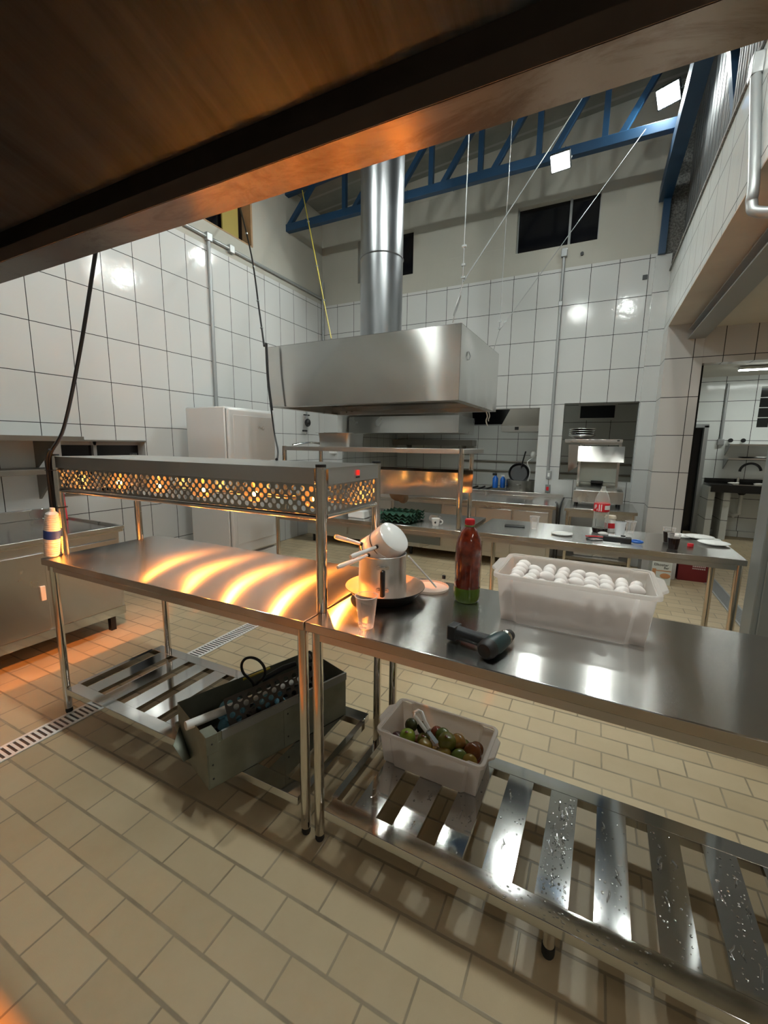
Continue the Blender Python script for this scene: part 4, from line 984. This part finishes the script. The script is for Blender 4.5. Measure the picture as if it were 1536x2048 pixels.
VC = (-.505, 1.55, .1565); VR = -.02
crate('dirty white plastic crate of tomatoes on the lower shelf', VC, VR, .40, .225, .155, .018, milky('dirty white plastic', (.93, .88, .84), .05, .5))
tom = [(-.135, .045, .072, .030, 'dark', 'dark green tomato at the back corner of the crate beside the white peeler handle'), (-.085, .065, .062, .030, 'dark', 'dark tomato behind the white peeler handle'),
  (-.165, -.035, .05, .030, 'plum', 'dark plum tomato in the corner of the crate nearest the table legs'), (-.112, -.045, .083, .036, 'lime', 'bright green tomato near the table leg end of the crate'),
  (-.045, -.028, .082, .029, 'olive', 'small yellow green tomato with a wrinkled top beside the bright green one'), (-.028, -.075, .075, .034, 'ochre', 'yellow brown tomato by the front wall next to the bright green one'),
  (-.015, .055, .07, .030, 'rust', 'red tomato by the back wall in the middle of the crate'), (.018, .033, .082, .034, 'green', 'green tomato behind the large brown green tomato'),
  (.052, -.012, .098, .040, 'olive', 'large brown green tomato topmost in the middle of the crate'), (.088, .020, .086, .036, 'amber', 'brown tomato right behind the large brown green tomato'),
  (.055, -.082, .068, .034, 'ochre', 'brown spotted tomato by the front wall in the middle of the crate'), (.118, -.065, .074, .038, 'green', 'olive green tomato by the front wall between two brown ones'),
  (.102, -.010, .05, .030, 'dark', 'very dark tomato low in the gap behind the olive green one'), (.158, .0, .082, .037, 'brown', 'large red brown tomato near the far end of the crate'),
  (.176, -.068, .078, .033, 'ochre', 'amber tomato in the front corner of the far end of the crate'), (.196, .005, .062, .030, 'rust', 'rusty red tomato against the far end wall of the crate'),
  (.155, .07, .045, .032, 'brown', 'brown tomato low by the back wall near the far end'), (.19, -.088, .045, .026, 'amber', 'orange tomato low in the front corner under the amber one'),
  (-.08, .0, .036, .033, 'brown', 'brown tomato low under the bright green one'), (.01, -.03, .036, .033, 'amber', 'amber tomato low under the yellow brown one'),
  (.10, .07, .036, .033, 'olive', 'olive tomato low by the back wall'), (-.15, -.08, .034, .031, 'rust', 'red tomato low in the front corner by the legs'),
  (.06, .04, .036, .033, 'rust', 'red tomato low in the middle of the crate'), (.13, -.02, .036, .032, 'ochre', 'ochre tomato low under the olive green one')]
cv, sv = math.cos(VR), math.sin(VR)
for lx, ly, lz, r_, c_, lab in tom:
    lx = max(-.194 + r_, min(.194 - r_, lx)); ly = max(-.101 + r_, min(.101 - r_, ly - .012)); lz += .03
    p_ = (VC[0] + lx*cv - ly*sv, VC[1] + lx*sv + ly*cv, VC[2] + lz)
    t = thing('tomato', lab, 'tomato', p_, 0, 'tomatoes in the crate')
    MB().lathe(p_, [(max(1e-5, r_*math.sin(PI*i/14)*(1 + .05*math.cos(PI*i/7))), -r_*.92*math.cos(PI*i/14) - (.12*r_*math.exp(-((i-14)/2.)**2))) for i in range(15)], 20, axis=(rnd.uniform(-.5, .5), rnd.uniform(-.9, .3), 1)).build('flesh', TOM[c_], t, sharp=180)
    if c_ in ('olive', 'lime') and lz > .08: MB().sph((p_[0], p_[1] - r_*.35, p_[2] + r_*.86), .005, (1.6, 1.6, .5), 8).build('stem_scar', TOM['brown'], t)
pk = thing('peeler', 'peeler with a white loop handle lying on the tomatoes', 'peeler', (-.57, 1.58, .27), VR)
q = lambda lx, ly, lz: (VC[0] + lx, VC[1] + ly - .01, VC[2] + lz + .026)
MB().tube([q(-.118, .030, .150), q(-.105, .052, .152), q(-.088, .050, .150), q(-.060, .020, .135), q(-.030, -.002, .122), q(-.040, -.016, .120), q(-.070, .0, .132), q(-.105, .016, .146)], .0085, 8, True).build('handle', M['plate'], pk)
MB().bar(q(-.036, -.010, .122), q(.022, -.045, .105), .018, .002).build('blade', M['plum'] if 'plum' in M else M['black'], pk)

# ------------------------------------------------------------------ things on the first two tables
fp = thing('frying_pan', 'wide black pan holding the aluminium pot at the joint of the two tables', 'pan', (-.725, 1.475, .881))
MB().lathe((-.725, 1.475, .881), [(.0, 0), (.112, 0), (.12, .003), (.157, .048), (.162, .050), (.161, .052)], 48, cap=False).build('outside', M['pan_out'], fp)
MB().lathe((-.725, 1.475, .881), [(.0, .004), (.110, .004), (.118, .007), (.156, .050), (.161, .052)], 48, cap=False).build('inside', M['pan_in'], fp)
PX, PY, PZ = -.738, 1.475, .8855
po = thing('cooking_pot', 'dented aluminium pot with a black side handle standing in the black pan', 'pot', (PX, PY, PZ))
MB().lathe((PX, PY, PZ), [(.0, 0), (.096, 0), (.099, .004), (.094, .176), (.097, .179), (.095, .182), (.0915, .178), (.0955, .006), (0, .004)], 44).build('body', M['alu'], po)
ang = R(-63); hx, hy = math.cos(ang), math.sin(ang)
hv = lambda o, z, s=0: (PX + hx*o - hy*s, PY + hy*o + hx*s, PZ + z)
h_ = MB().bar(hv(.118, .035), hv(.116, .140), .021, .016).build('handle', M['black'], po, bevel=.006)
for z in (.055, .146):
    bk = MB()
    for s in (-.017, .017): bk.cyl(hv(.094, z, s), hv(.102, z, s), .0085, n=12)
    bk.bar(hv(.101, z, -.017), hv(.101, z, .017), .012, .005); bk.bar(hv(.099, z), hv(.116, z), .012, .008)
    bk.build('handle_bracket', M['sheet'], po, label='steel handle bracket')
def saucepan(label, c, ax, r, h, hdir, hl, grp='white saucepans on the pot'):
    """c: centre of the base disc; ax: from base to the opening; hdir: handle direction"""
    c, ax, hdir = Vector(c), Vector(ax).normalized(), Vector(hdir); hdir = (hdir - ax*hdir.dot(ax)*.6).normalized()
    t = thing('saucepan', label, 'saucepan', tuple(c), 0, grp)
    MB().lathe(c, [(0, 0), (r*.80, 0), (r*.92, .006), (r*.965, .018), (r, h), (r*1.03, h + .001), (r*.985, h - .001), (r*.95, .02), (r*.78, .005), (0, .004)], 40, axis=ax).build('bowl', M['white_enamel'], t)
    MB().tube(arc(c + ax*h, r*1.025, 0, 2*PI, 40, *MB().frame(ax)[1:])[:-1], .0018, 6, True).build('rim', M['enamel_rim'], t)
    s = c + ax*(h*.72); side = (hdir - ax*hdir.dot(ax)).normalized(); s = s + side*(r*.99)
    hb = MB(); e = s + hdir*hl; hb.tube([s, s + hdir*.02, s + hdir*(hl*.5), s + hdir*(hl*.9), e], [.0065, .0075, .0085, .0105, .007], 10).build('handle', M['white_enamel'], t)
    MB().tube([s + hdir*.0, s + hdir*.010], .0082, 10).build('handle_collar', M['black'], t)
    up = hdir.cross(ax).normalized()
    MB().sph(e - hdir*.016, .0055, (1, 1, 1), 8).build('hang_hole', M['black'], t)
    return t
# opening faces down and towards the gantry, base faces the drill
AX = (-.70, .15, -.66)
saucepan('white enamel saucepan outermost and topmost of the upturned stack on the pot', (-.684, 1.475, 1.140), AX, .075, .066, (-.25, -.93, -.12), .15)
saucepan('white enamel saucepan nested second in the upturned stack on the pot', (-.724, 1.482, 1.100), (-.64, .12, -.74), .080, .06, (-.35, -.85, -.22), .165)
saucepan('white enamel saucepan innermost of the upturned stack, handle pointing to the gantry', (-.756, 1.486, 1.090), (-.74, .1, -.60), .066, .05, (-.78, -.60, .12), .12)
ldl = MB().tube([(-.648, 1.53, 1.05), (-.60, 1.60, .96), (-.565, 1.645, .897)], .004, 8)
tag(ldl.build('stirring_stick', M['plate']), 'thin white stick slanting from the pot rim down behind the pan', 'stick')
ld = thing('plastic_disc', 'round pale plastic disc lying behind the black pan', 'disc', (-.60, 1.66, .8805))
MB().lathe((-.60, 1.66, .8805), [(0, 0), (.078, 0), (.082, .004), (.083, .012), (.080, .012), (.077, .005), (0, .004)], 36).build('plate', M['lid'], ld)
vb = thing('small_bottle', 'tiny dark bottle with a black cap at the rear edge of the table', 'bottle', (-.565, 1.745, .8805))
MB().lathe((-.565, 1.745, .8805), [(.008, 0), (.010, .003), (.010, .022), (.007, .026)], 14).build('body', M['pet'], vb); MB().cyl((-.565, 1.745, .9065), (-.565, 1.745, .921), .008, n=12).build('cap', M['black'], vb)
def clear_cup(label, loc, h=.11, r0=.026, r1=.038, mat='cup_clear', drink=None, grp=None, name='plastic_cup'):
    t = thing(name, label, 'cup', loc, 0, grp)
    MB().lathe(loc, [(0, 0), (r0, 0), (r0 + (r1-r0)*.5, h*.5), (r1 - .001, h - .004), (r1 + .0015, h - .002), (r1 + .001, h), (r1 - .001, h)], 32, cap=False).build('wall', M[mat], t)
    if drink: MB().lathe(loc, [(0, .0004), (r0 + .0007, .0004), (r0 + (r1-r0)*drink + .0007, h*drink), (0, h*drink)], 32).build('drink', M['cola'], t)
    else: MB().tube(arc((loc[0], loc[1], loc[2] + h - .001), r1 + .0005, 0, 2*PI, 32, (1, 0, 0), (0, 1, 0))[:-1], .0011, 6, True).build('rim', M['cup_milky'], t)
    return t
c1 = clear_cup('empty clear plastic cup by the front edge beside the black pan', (-.655, 1.19, .8805), .112, .025, .0385)
tx = MB()
for i in range(7): tx.box(-.671 + .005*i, -.668 + .005*i, 1.1625, 1.1635, .8975 + .002*(i % 2), .906)
for i in range(5): tx.box(-.668 + .006*i, -.6645 + .006*i, 1.1630, 1.1640, .886, .891)
tx.build('moulded_print', M['cup_milky'], c1)
BX, BYY, BZ = -.420, 1.60, .8805
bt = thing('sauce_bottle', 'large green bottle of red brown sauce with a red cap on the worktable', 'bottle', (BX, BYY, BZ))
prof = [(.028, .004), (.044, .0), (.051, .012), (.0525, .03), (.0515, .075), (.0495, .10), (.0515, .125), (.0525, .18), (.0515, .22), (.045, .255), (.032, .285), (.019, .303), (.0145, .310), (.0145, .318)]
MB().lathe((BX, BYY, BZ), [(0, .006)] + [(r_*.985, h + .0005) for r_, h in prof if h > .055 or h < .02] + [(0, .317)], 36).build('sauce', M['sauce'], bt)
MB().lathe((BX, BYY, BZ), prof[:4] + [(.0522, .058), (.0518, .060), (.0, .060)], 36).build('base', M['sauce_green'], bt, label='green bottle base')
MB().lathe((BX, BYY, BZ), [(.0195, .304), (.0205, .308), (.019, .310)], 24).build('neck_ring', M['sauce_green'], bt)
cp = MB().lathe((BX, BYY, BZ), [(.0175, .3105), (.0185, .313), (.0185, .330), (.0165, .3335), (0, .334)], 28)
for i in range(28): 
    a = 2*PI*i/28; cp.bar((BX + .0186*math.cos(a), BYY + .0186*math.sin(a), BZ + .314), (BX + .0186*math.cos(a), BYY + .0186*math.sin(a), BZ + .329), .0016, .0012)
cp.build('cap', M['red_plastic'], bt, label='red ribbed cap')

# cordless drill lying on its side
dr = thing('cordless_drill', 'dark teal cordless drill lying on its side on the worktable', 'drill', (-.21, 1.19, .8805))
a_ = Vector((.30, .95, 0)).normalized(); hd_ = Vector((-1.0, .20, 0)).normalized(); o_ = Vector((-.232, 1.178, .8805 + .030))
MB().lathe(o_, [(0, -.034), (.020, -.033), (.027, -.026), (.029, -.012), (.0295, .028), (.028, .05), (.025, .075), (.023, .084)], 28, axis=a_).build('motor_housing', M['drill_teal'], dr)
MB().lathe(o_, [(0, -.0345), (.0205, -.0335), (.0275, -.0265), (.0295, -.012), (.0298, -.004), (.029, -.003)], 28, axis=a_).build('end_cap', M['drill_black'], dr)
for k in (-.008, -.001, .006): MB().tube(arc(o_ + a_*k, .0300, R(20), R(150), 14, *MB().frame(a_)[1:]), .0008, 6).build('vent_slot', M['black'], dr)
MB().lathe(o_, [(.022, .084), (.0235, .086), (.0235, .094), (.021, .096)], 24, axis=a_).build('torque_ring', M['tube'], dr)
MB().lathe(o_, [(.020, .096), (.0205, .105), (.017, .122), (.010, .130), (0, .131)], 24, axis=a_).build('chuck', M['drill_black'], dr)
MB().cyl(o_ + a_*.131, o_ + a_*.148, .0035, n=8).build('bit', M['mirror'], dr)
h0 = o_ + a_*.030
MB().tube([h0, h0 + hd_*.035, h0 + hd_*.075, h0 + hd_*.105, h0 + hd_*.125], [.026, .0215, .0205, .022, .023], 20).build('grip', M['drill_black'], dr)
def brick(c, ax, up, l, w_, h):
    c, ax = Vector(c), Vector(ax).normalized(); up = Vector(up); sd = up.cross(ax).normalized(); vs = [c + ax*(a*l/2) + sd*(b*w_/2) + up*(d*h/2) for d in (-1, 1) for b in (-1, 1) for a in (-1, 1)]
    return MB().add(vs, [(0, 2, 3, 1), (4, 5, 7, 6), (0, 1, 5, 4), (2, 6, 7, 3), (0, 4, 6, 2), (1, 3, 7, 5)])
brick(h0 + hd_*.138, hd_, (0, 0, 1), .030, .046, .048).build('battery', M['black'], dr, bevel=.004)
MB().sph(h0 + hd_*.030 + a_*.022, .008, (1, 1, 1.2), 10).build('trigger', M['black'], dr)
brick(o_ + a_*.045 + Vector((-.016, .004, .0242)), a_, Vector((-.50, .16, .85)).normalized(), .036, .013, .001).build('label_plate', M['sticker'], dr)

# sleeve of cups leaning on the gantry post
cs = thing('cup_sleeve', 'sleeve of white paper cups in a blue wrapper leaning on the corner post', 'cups', (-2.56, 1.158, .8805))
cb, cax = Vector((-2.560, 1.158, .888)), Vector((.17, .02, 1)).normalized()
MB().lathe(cb, [(0, 0), (.030, 0), (.033, .008)] + [x for i in range(7) for x in ((.034 + .0006*i, .010 + .012*i), (.0325 + .0006*i, .012 + .012*i))] + [(.036, .098)], 24, axis=cax).build('lower_cups', M['cup_white'], cs)
MB().lathe(cb, [(.0365, .098), (.037, .10), (.037, .142), (.0365, .144)], 24, axis=cax).build('wrapper', M['blue_wrap'], cs, label='blue wrapper')
MB().lathe(cb, [(.0365, .144)] + [x for i in range(8) for x in ((.036 - .0006*i, .148 + .010*i), (.034 - .0006*i, .150 + .010*i))] + [(.029, .232), (.014, .245), (.012, .262), (0, .263)], 24, axis=cax).build('upper_cups', M['cup_white'], cs)

# metal box with offcuts on the lower shelf of the first table
TB_ = (-1.30, 1.294, .157); tr_ = R(-19)
tb_ = thing('metal_box', 'open grey green metal box of offcuts jutting out from the lower shelf', 'metal box', TB_, tr_)
tx0, ty0, tz0 = TB_
bxm = lambda *b: MB().box(tx0 + b[0], tx0 + b[1], ty0 + b[2], ty0 + b[3], tz0 + b[4], tz0 + b[5])
W_, L0, L1, H_ = .155, -.265, .42, .225
m = bxm(-W_, W_, L0, L1, 0, .002); 
for b in ((-W_, -W_ + .002, L0, L1, 0, H_), (W_ - .002, W_, L0, L1, 0, H_), (-W_, W_, L1 - .002, L1, 0, H_)): m.box(tx0 + b[0], tx0 + b[1], ty0 + b[2], ty0 + b[3], tz0 + b[4], tz0 + b[5])
m.poly([(tx0 - W_, ty0 + L0, tz0), (tx0 + W_, ty0 + L0, tz0), (tx0 + W_, ty0 + L0, tz0 + H_), (tx0 - W_, ty0 + L0, tz0 + H_)])
m.build('body', M['crate_metal'], tb_)
bxm(W_ - .004, W_ + .006, L0 + .06, L1, H_ - .035, H_ + .002).build('top_flange', M['grey_paint'], tb_)
for yy in (L0 + .005, .07): bxm(W_, W_ + .002, yy, yy + .05, .01, H_ - .04).build('corner_strap', M['crate_metal'], tb_)
bxm(W_ - .06, W_ + .003, L0 - .003, L0 + .045, H_ - .075, H_ + .003).build('corner_bracket', M['crate_metal'], tb_, bevel=.002)
MB().poly([(tx0 - W_ + .01, ty0 + L0, tz0 + .12), (tx0 - .06, ty0 + L0 - .055, tz0 + .10), (tx0 + .01, ty0 + L0 - .04, tz0 + .06), (tx0 - .03, ty0 + L0, tz0 + .03)]).build('bent_flap', M['crate_metal'], tb_, solid=.002)
bxm(-W_ - .012, -W_ + .02, L0 - .012, L0 + .03, .09, .13).build('catch', M['crate_metal'], tb_, bevel=.004)
rv = MB()
for yy, zz in ((L0 + .02, .19), (L0 + .02, .10), (L0 + .02, .04), (.09, .16), (.09, .05)): rv.sph((tx0 + W_ + .002, ty0 + yy, tz0 + zz), .004, (1, 1, 1), 8)
rv.build('rivets', M['black'], tb_)
def tw(x, y, z):
    c, s = math.cos(tr_), math.sin(tr_); return (tx0 + x*c - y*s, ty0 + x*s + y*c, tz0 + z)
wp = MB().lathe(tw(.03, L0 - .03, .225), [(.018, 0), (.018, .55)], 18, axis=Vector(tw(.02, .3, .20)) - Vector(tw(.03, L0 - .03, .225)))
tag(wp.build('plastic_pipe', M['white_pipe']), 'white plastic pipe sticking out of the grey metal box', 'pipe')
pp = perforated(-.16, .32, 0, .15, lambda a, c: tw(.142 - c*.42, a, .175 + c*.86), .043, .0125)
tag(pp.build('perforated_offcut', M['dark_sheet'], solid=.0015, flat=True), 'dark perforated metal offcut leaning in the grey metal box', 'metal offcut')
cm_ = MB()
rnd = random.Random(5)
for i in range(9): cm_.sph(tw(rnd.uniform(-.03, .07), rnd.uniform(-.15, .12), .15 + rnd.uniform(0, .05)), rnd.uniform(.03, .05), (1, 1.2, .6), 12)
tag(cm_.build('blue_bag', M['cloth_blue']), 'crumpled light blue plastic bag in the grey metal box', 'bag')
cp_ = curve_pts([tw(-.085, .06, .10), tw(-.085, .055, .20)] + [tw(-.085 + .058*math.cos(q_), .055 + .03*math.cos(q_), .285 + .058*math.sin(q_)) for q_ in [-1.9 - .55*i for i in range(10)]] + [tw(-.075, .06, .20), tw(-.07, .07, .11)], 5)
tag(MB().tube(cp_, .0065, 8).build('cable_loop', M['black']), 'black cable standing up in a loop above the grey metal box', 'cable')
dk = MB()
for i in range(16):
    a, b_ = tw(rnd.uniform(-.13, .10), rnd.uniform(-.22, .35), rnd.uniform(.05, .13)), tw(rnd.uniform(-.13, .10), rnd.uniform(-.22, .35), rnd.uniform(.08, .17)); dk.bar(a, b_, rnd.uniform(.01, .03), rnd.uniform(.01, .03))
o = dk.build('scrap_offcuts', M['black'], bevel=.001); tag(o, 'tangle of dark scrap filling the grey metal box', 'scrap'); o['kind'] = 'stuff'
ga = MB().tube([tw(-.09, .10, .21), tw(-.06, .20, .245), tw(-.04, .26, .255)], [.012, .014, .012], 10).sph(tw(-.02, .31, .272), .026, (1, 1, 1), 12)
tag(ga.build('hose_gun', M['black']), 'black hose fitting with a round knob on the edge of the grey metal box', 'hose fitting')
tag(MB().tube([tw(-.12, .02, .232), tw(-.12, .16, .236)], .006, 8).build('yellow_rod', M['yellow']), 'short yellow rod lying along the edge of the grey metal box', 'rod')

# ------------------------------------------------------------------ things on the second row
def gn_pan():
    t = thing('food_pan', 'rectangular steel food pan on the overshelf of the second row', 'pan', (-2.08, 3.25, 1.473))
    m = MB(); Z = 1.473
    def ring(f, z, inset=0): return [(-2.065 + a, 3.26 + b, z) for a, b in rrect(-.155 - f + inset, .155 + f - inset, -.125 - f + inset, .125 + f - inset, .03)]
    rg = [ring(0, Z), ring(.012, Z + .118), ring(.012, Z + .118, .003), ring(0, Z + .003, .003)]; n = len(rg[0])
    fs = [(k*n + i, k*n + (i+1) % n, (k+1)*n + (i+1) % n, (k+1)*n + i) for k in range(3) for i in range(n)] + [list(range(n))[::-1], list(range(3*n, 4*n))]
    m.add([p for r_ in rg for p in r_], fs).build('body', M['sheet'], t)
    A, B = ring(.03, Z + .118), ring(.01, Z + .118); C_, D = ring(.03, Z + .121), ring(.01, Z + .121)
    m = MB(); m.add(A + C_ + D + B, [(k*n + i, k*n + (i+1) % n, ((k+1) % 4)*n + (i+1) % n, ((k+1) % 4)*n + i) for k in range(4) for i in range(n)]).build('rim', M['mirror'], t)
gn_pan()
for i, (p0, p1) in enumerate((((-2.45, 3.05, 1.484), (-2.27, 3.35, 1.49)), ((-2.42, 3.03, 1.482), (-2.25, 3.26, 1.50)))):
    tag(MB().tube(curve_pts([p0, ((p0[0]+p1[0])/2, (p0[1]+p1[1])/2, 1.505), p1], 6), .0085, 8).build('utensil_handle', M['tube']), ('steel utensil lying at the end of the overshelf beside the food pan', 'second steel utensil crossing the first on the overshelf')[i], 'utensil')
for k in range(3):
    t = thing('egg_tray', ('lowest', 'middle', 'topmost')[k] + ' of the stacked dark green pulp egg trays', 'egg tray', (-1.40, 3.13, .881 + .024*k), R(-6) + .03*k, 'green egg trays')
    z = .881 + .024*k; m = MB(); n = 25; sx, sy = .29, .29
    P = [[(-1.40 - sx/2 + sx*i/(n-1), 3.13 - sy/2 + sy*j/(n-1), z + .020 + .014*math.cos(2*PI*i/(n-1)*5)*math.cos(2*PI*j/(n-1)*5)) for i in range(n)] for j in range(n)]
    m.add([p for r_ in P for p in r_], [(j*n + i, j*n + i + 1, (j+1)*n + i + 1, (j+1)*n + i) for j in range(n-1) for i in range(n-1)])
    m.build('cells', M['tray'], t, solid=.003)
mg = thing('espresso_cup', 'small white cup with a dark emblem beside the green egg trays', 'cup', (-1.07, 3.05, .881))
MB().lathe((-1.07, 3.05, .881), [(0, 0), (.022, 0), (.025, .004), (.034, .055), (.0345, .058), (.032, .057), (.023, .006), (0, .005)], 28).build('bowl', M['plate'], mg)
MB().tube(arc((-1.034, 3.06, .912), .016, -1.9, 1.9, 12, (1, .25, 0), (0, 0, 1)), .004, 8).build('handle', M['plate'], mg)
MB().sph((-1.063, 3.0205, .911), .009, (.9, .12, 1.1), 10).build('emblem', M['ink'], mg)
gl = thing('water_glass', 'clear glass lying behind the small white cup', 'glass', (-1.13, 3.14, .913))
MB().lathe((-1.15, 3.17, .915), [(0, 0), (.028, 0), (.032, .09), (.030, .09), (.026, .004), (0, .004)], 24, axis=(.6, -.3, .0)).build('wall', M['cup_clear'], gl)
bg = thing('bread_bag', 'brown paper bag hanging behind the bright panel of the overshelf', 'bag', (-1.57, 3.46, 1.1))
MB().sph((-1.60, 3.50, 1.06), .085, (1.1, .45, .9), 16).sph((-1.55, 3.50, 1.02), .06, (.9, .5, .9), 14).build('bag', M['bag'], bg); MB().tube([(-1.60, 3.47, 1.12), (-1.60, 3.462, 1.2)], .01, 6).build('tie', M['bag'], bg)
tag(MB().box(-1.85, -1.69, 3.02, 3.16, .881, .945).build('plastic_tray', M['plate'], bevel=.008), 'small white plastic box on the second row table near the gantry post', 'box')
# table with the plates
zc = .881
ph = thing('mobile_phone', 'black phone lying on the steel table beyond the sauce bottle', 'phone', (-.52, 3.33, zc), R(8)); MB().box(-.595, -.445, 3.295, 3.365, zc, zc + .010).build('case', M['black'], ph, bevel=.004); MB().box(-.59, -.45, 3.30, 3.36, zc + .010, zc + .0105).build('screen', M['granite'], ph)
clear_cup('clear plastic cup near the phone on the steel table', (-.375, 3.32, zc), .095, .024, .036)
def plate(label, x, y, r_):
    t = thing('plate', label, 'plate', (x, y, zc), 0, 'white plates on the second row table')
    MB().lathe((x, y, zc), [(0, 0), (r_*.6, 0), (r_*.66, .004), (r_*.97, .013), (r_, .0155), (r_*.97, .0155), (r_*.64, .007), (0, .004)], 36).build('dish', M['plate'], t); return t
p0 = plate('small white plate with a fork on it between the phone and the cola bottle', -.17, 3.17, .072)
fk = thing('fork', 'small white plastic fork lying on the small plate', 'fork', (-.17, 3.17, zc + .016)); MB().bar((-.20, 3.15, zc + .0185), (-.10, 3.20, zc + .0195), .006, .003).build('handle', M['cup_white'], fk)
for i in range(3): MB().bar((-.205 + .002*i, 3.152 - .004*i, zc + .0185), (-.228 + .002*i, 3.142 - .004*i, zc + .0185), .002, .002).build('tine', M['cup_white'], fk)
plate('white plate at the outer front corner of the steel table with the red cap', .735, 3.36, .088); plate('white plate at the rear edge of the table end', .69, 3.55, .088); plate('white plate behind the two cups of cola', .585, 3.53, .075)
kx, ky = .07, 3.42
ck = thing('cola_bottle', 'almost empty clear soda bottle with a red label', 'bottle', (kx, ky, zc))
MB().lathe((kx, ky, zc), [(.03, .004), (.046, 0), (.051, .012), (.052, .05), (.050, .12), (.051, .16), (.052, .225), (.047, .25), (.036, .28), (.022, .305), (.014, .325), (.014, .338)], 36).build('wall', M['pet'], ck)
MB().lathe((kx, ky, zc), [(0, .0005), (.0462, .0005), (.0516, .012), (.0526, .036), (0, .036)], 36).build('drink', M['cola'], ck)
MB().lathe((kx, ky, zc), [(.0522, .158), (.0534, .16), (.0534, .217), (.0522, .219)], 36).build('label_band', M['red_plastic'], ck)
def on_cyl(a, z, r_): return (kx + r_*math.cos(a), ky + r_*math.sin(a), zc + z)
lb = MB()
def patch(a0, a1, z0, z1, r_=.0540, n=6):
    for i in range(n):
        b0, b1 = a0 + (a1-a0)*i/n, a0 + (a1-a0)*(i+1)/n; lb.poly([on_cyl(b0, z0, r_), on_cyl(b1, z0, r_), on_cyl(b1, z1, r_), on_cyl(b0, z1, r_)])
patch(R(-70), R(-15), .175, .205); patch(R(-112), R(-105), .163, .212); patch(R(-97), R(-90), .163, .212)
for a, z0, z1 in ((-150, .175, .205), (-142, .180, .212), (-134, .19, .208), (-126, .165, .18)): patch(R(a), R(a + 5), z0, z1, n=2)
lb.build('label_print', M['plate'], ck)
kb = thing('sauce_squeeze_bottle', 'white bottle with a cream cap and red label behind the cola bottle', 'bottle', (.135, 3.49, zc))
MB().lathe((.135, 3.49, zc), [(0, 0), (.032, 0), (.036, .006), (.036, .085), (.031, .098), (.0, .1)], 26).build('body', M['cup_white'], kb); MB().lathe((.135, 3.49, zc), [(.030, .099), (.039, .101), (.039, .109), (.034, .122), (0, .124)], 26).build('cap', plain('cream plastic', (.75, .68, .55), .4), kb)
MB().lathe((.135, 3.49, zc), [(.0366, .03), (.0370, .032), (.0370, .066), (.0366, .068)], 26).build('label_band', M['red_plastic'], kb)
clear_cup('milky plastic cup in front of the cream capped bottle', (.195, 3.36, zc), .098, .027, .036, 'cup_milky')
clear_cup('clear plastic cup behind the clamp meter', (.27, 3.52, zc), .088, .025, .036)
clear_cup('cup of cola at the front of the pair near the plates', (.475, 3.08, zc), .098, .025, .036, 'cup_clear', .72, 'cups of cola'); clear_cup('cup of cola at the back of the pair near the plates', (.478, 3.30, zc), .098, .025, .036, 'cup_clear', .72, 'cups of cola')
tag(MB().lathe((.587, 3.215, zc), [(0, 0), (.0165, 0), (.0175, .002), (.0175, .017), (.0155, .02), (0, .0205)], 24).build('bottle_cap', M['red_plastic']), 'red bottle cap lying between the cola cups and the plates', 'bottle cap')
cmr = thing('clamp_meter', 'black clamp meter with a blue jaw on the steel table', 'meter', (.19, 3.14, zc), R(-4))
MB().box(.09, .255, 3.10, 3.155, zc, zc + .036).build('body', M['black'], cmr, bevel=.006); MB().box(.12, .22, 3.105, 3.15, zc + .036, zc + .039).build('face_panel', M['sticker'], cmr)
MB().cyl((.205, 3.128, zc + .036), (.205, 3.128, zc + .046), .014, n=16).build('dial', M['black'], cmr)
MB().tube(arc((.285, 3.13, zc + .016), .031, 0, 2*PI, 20, (1, 0, 0), (0, 1, 0))[:-1], .0075, 8, True).build('jaw', M['blue_plastic'], cmr, label='bright blue jaw')
for i, (pth, mt_, lab) in enumerate(((curve_pts([(.092, 3.13, zc + .012), (.03, 3.17, zc + .006), (-.01, 3.12, zc + .006), (.02, 3.06, zc + .006), (.085, 3.09, zc + .006)], 6), 'black', 'black test lead curled beside the clamp meter'), (curve_pts([(.092, 3.14, zc + .020), (.05, 3.22, zc + .006), (.0, 3.20, zc + .006), (-.015, 3.15, zc + .016)], 6), 'red_plastic', 'red test lead beside the clamp meter'))):
    tag(MB().tube(pth, .0045, 8).build('test_lead', M[mt_]), lab, 'cable')
tag(MB().box(.09, .19, 3.035, 3.09, zc, zc + .002).build('paper_napkin', M['plate']), 'white paper napkin in front of the clamp meter', 'napkin')
tag(MB().sph((.09, 3.33, zc + .012), .028, (1.2, .9, .45), 10).build('crumpled_paper', M['plate']), 'crumpled white paper ball beside the cola bottle', 'paper')
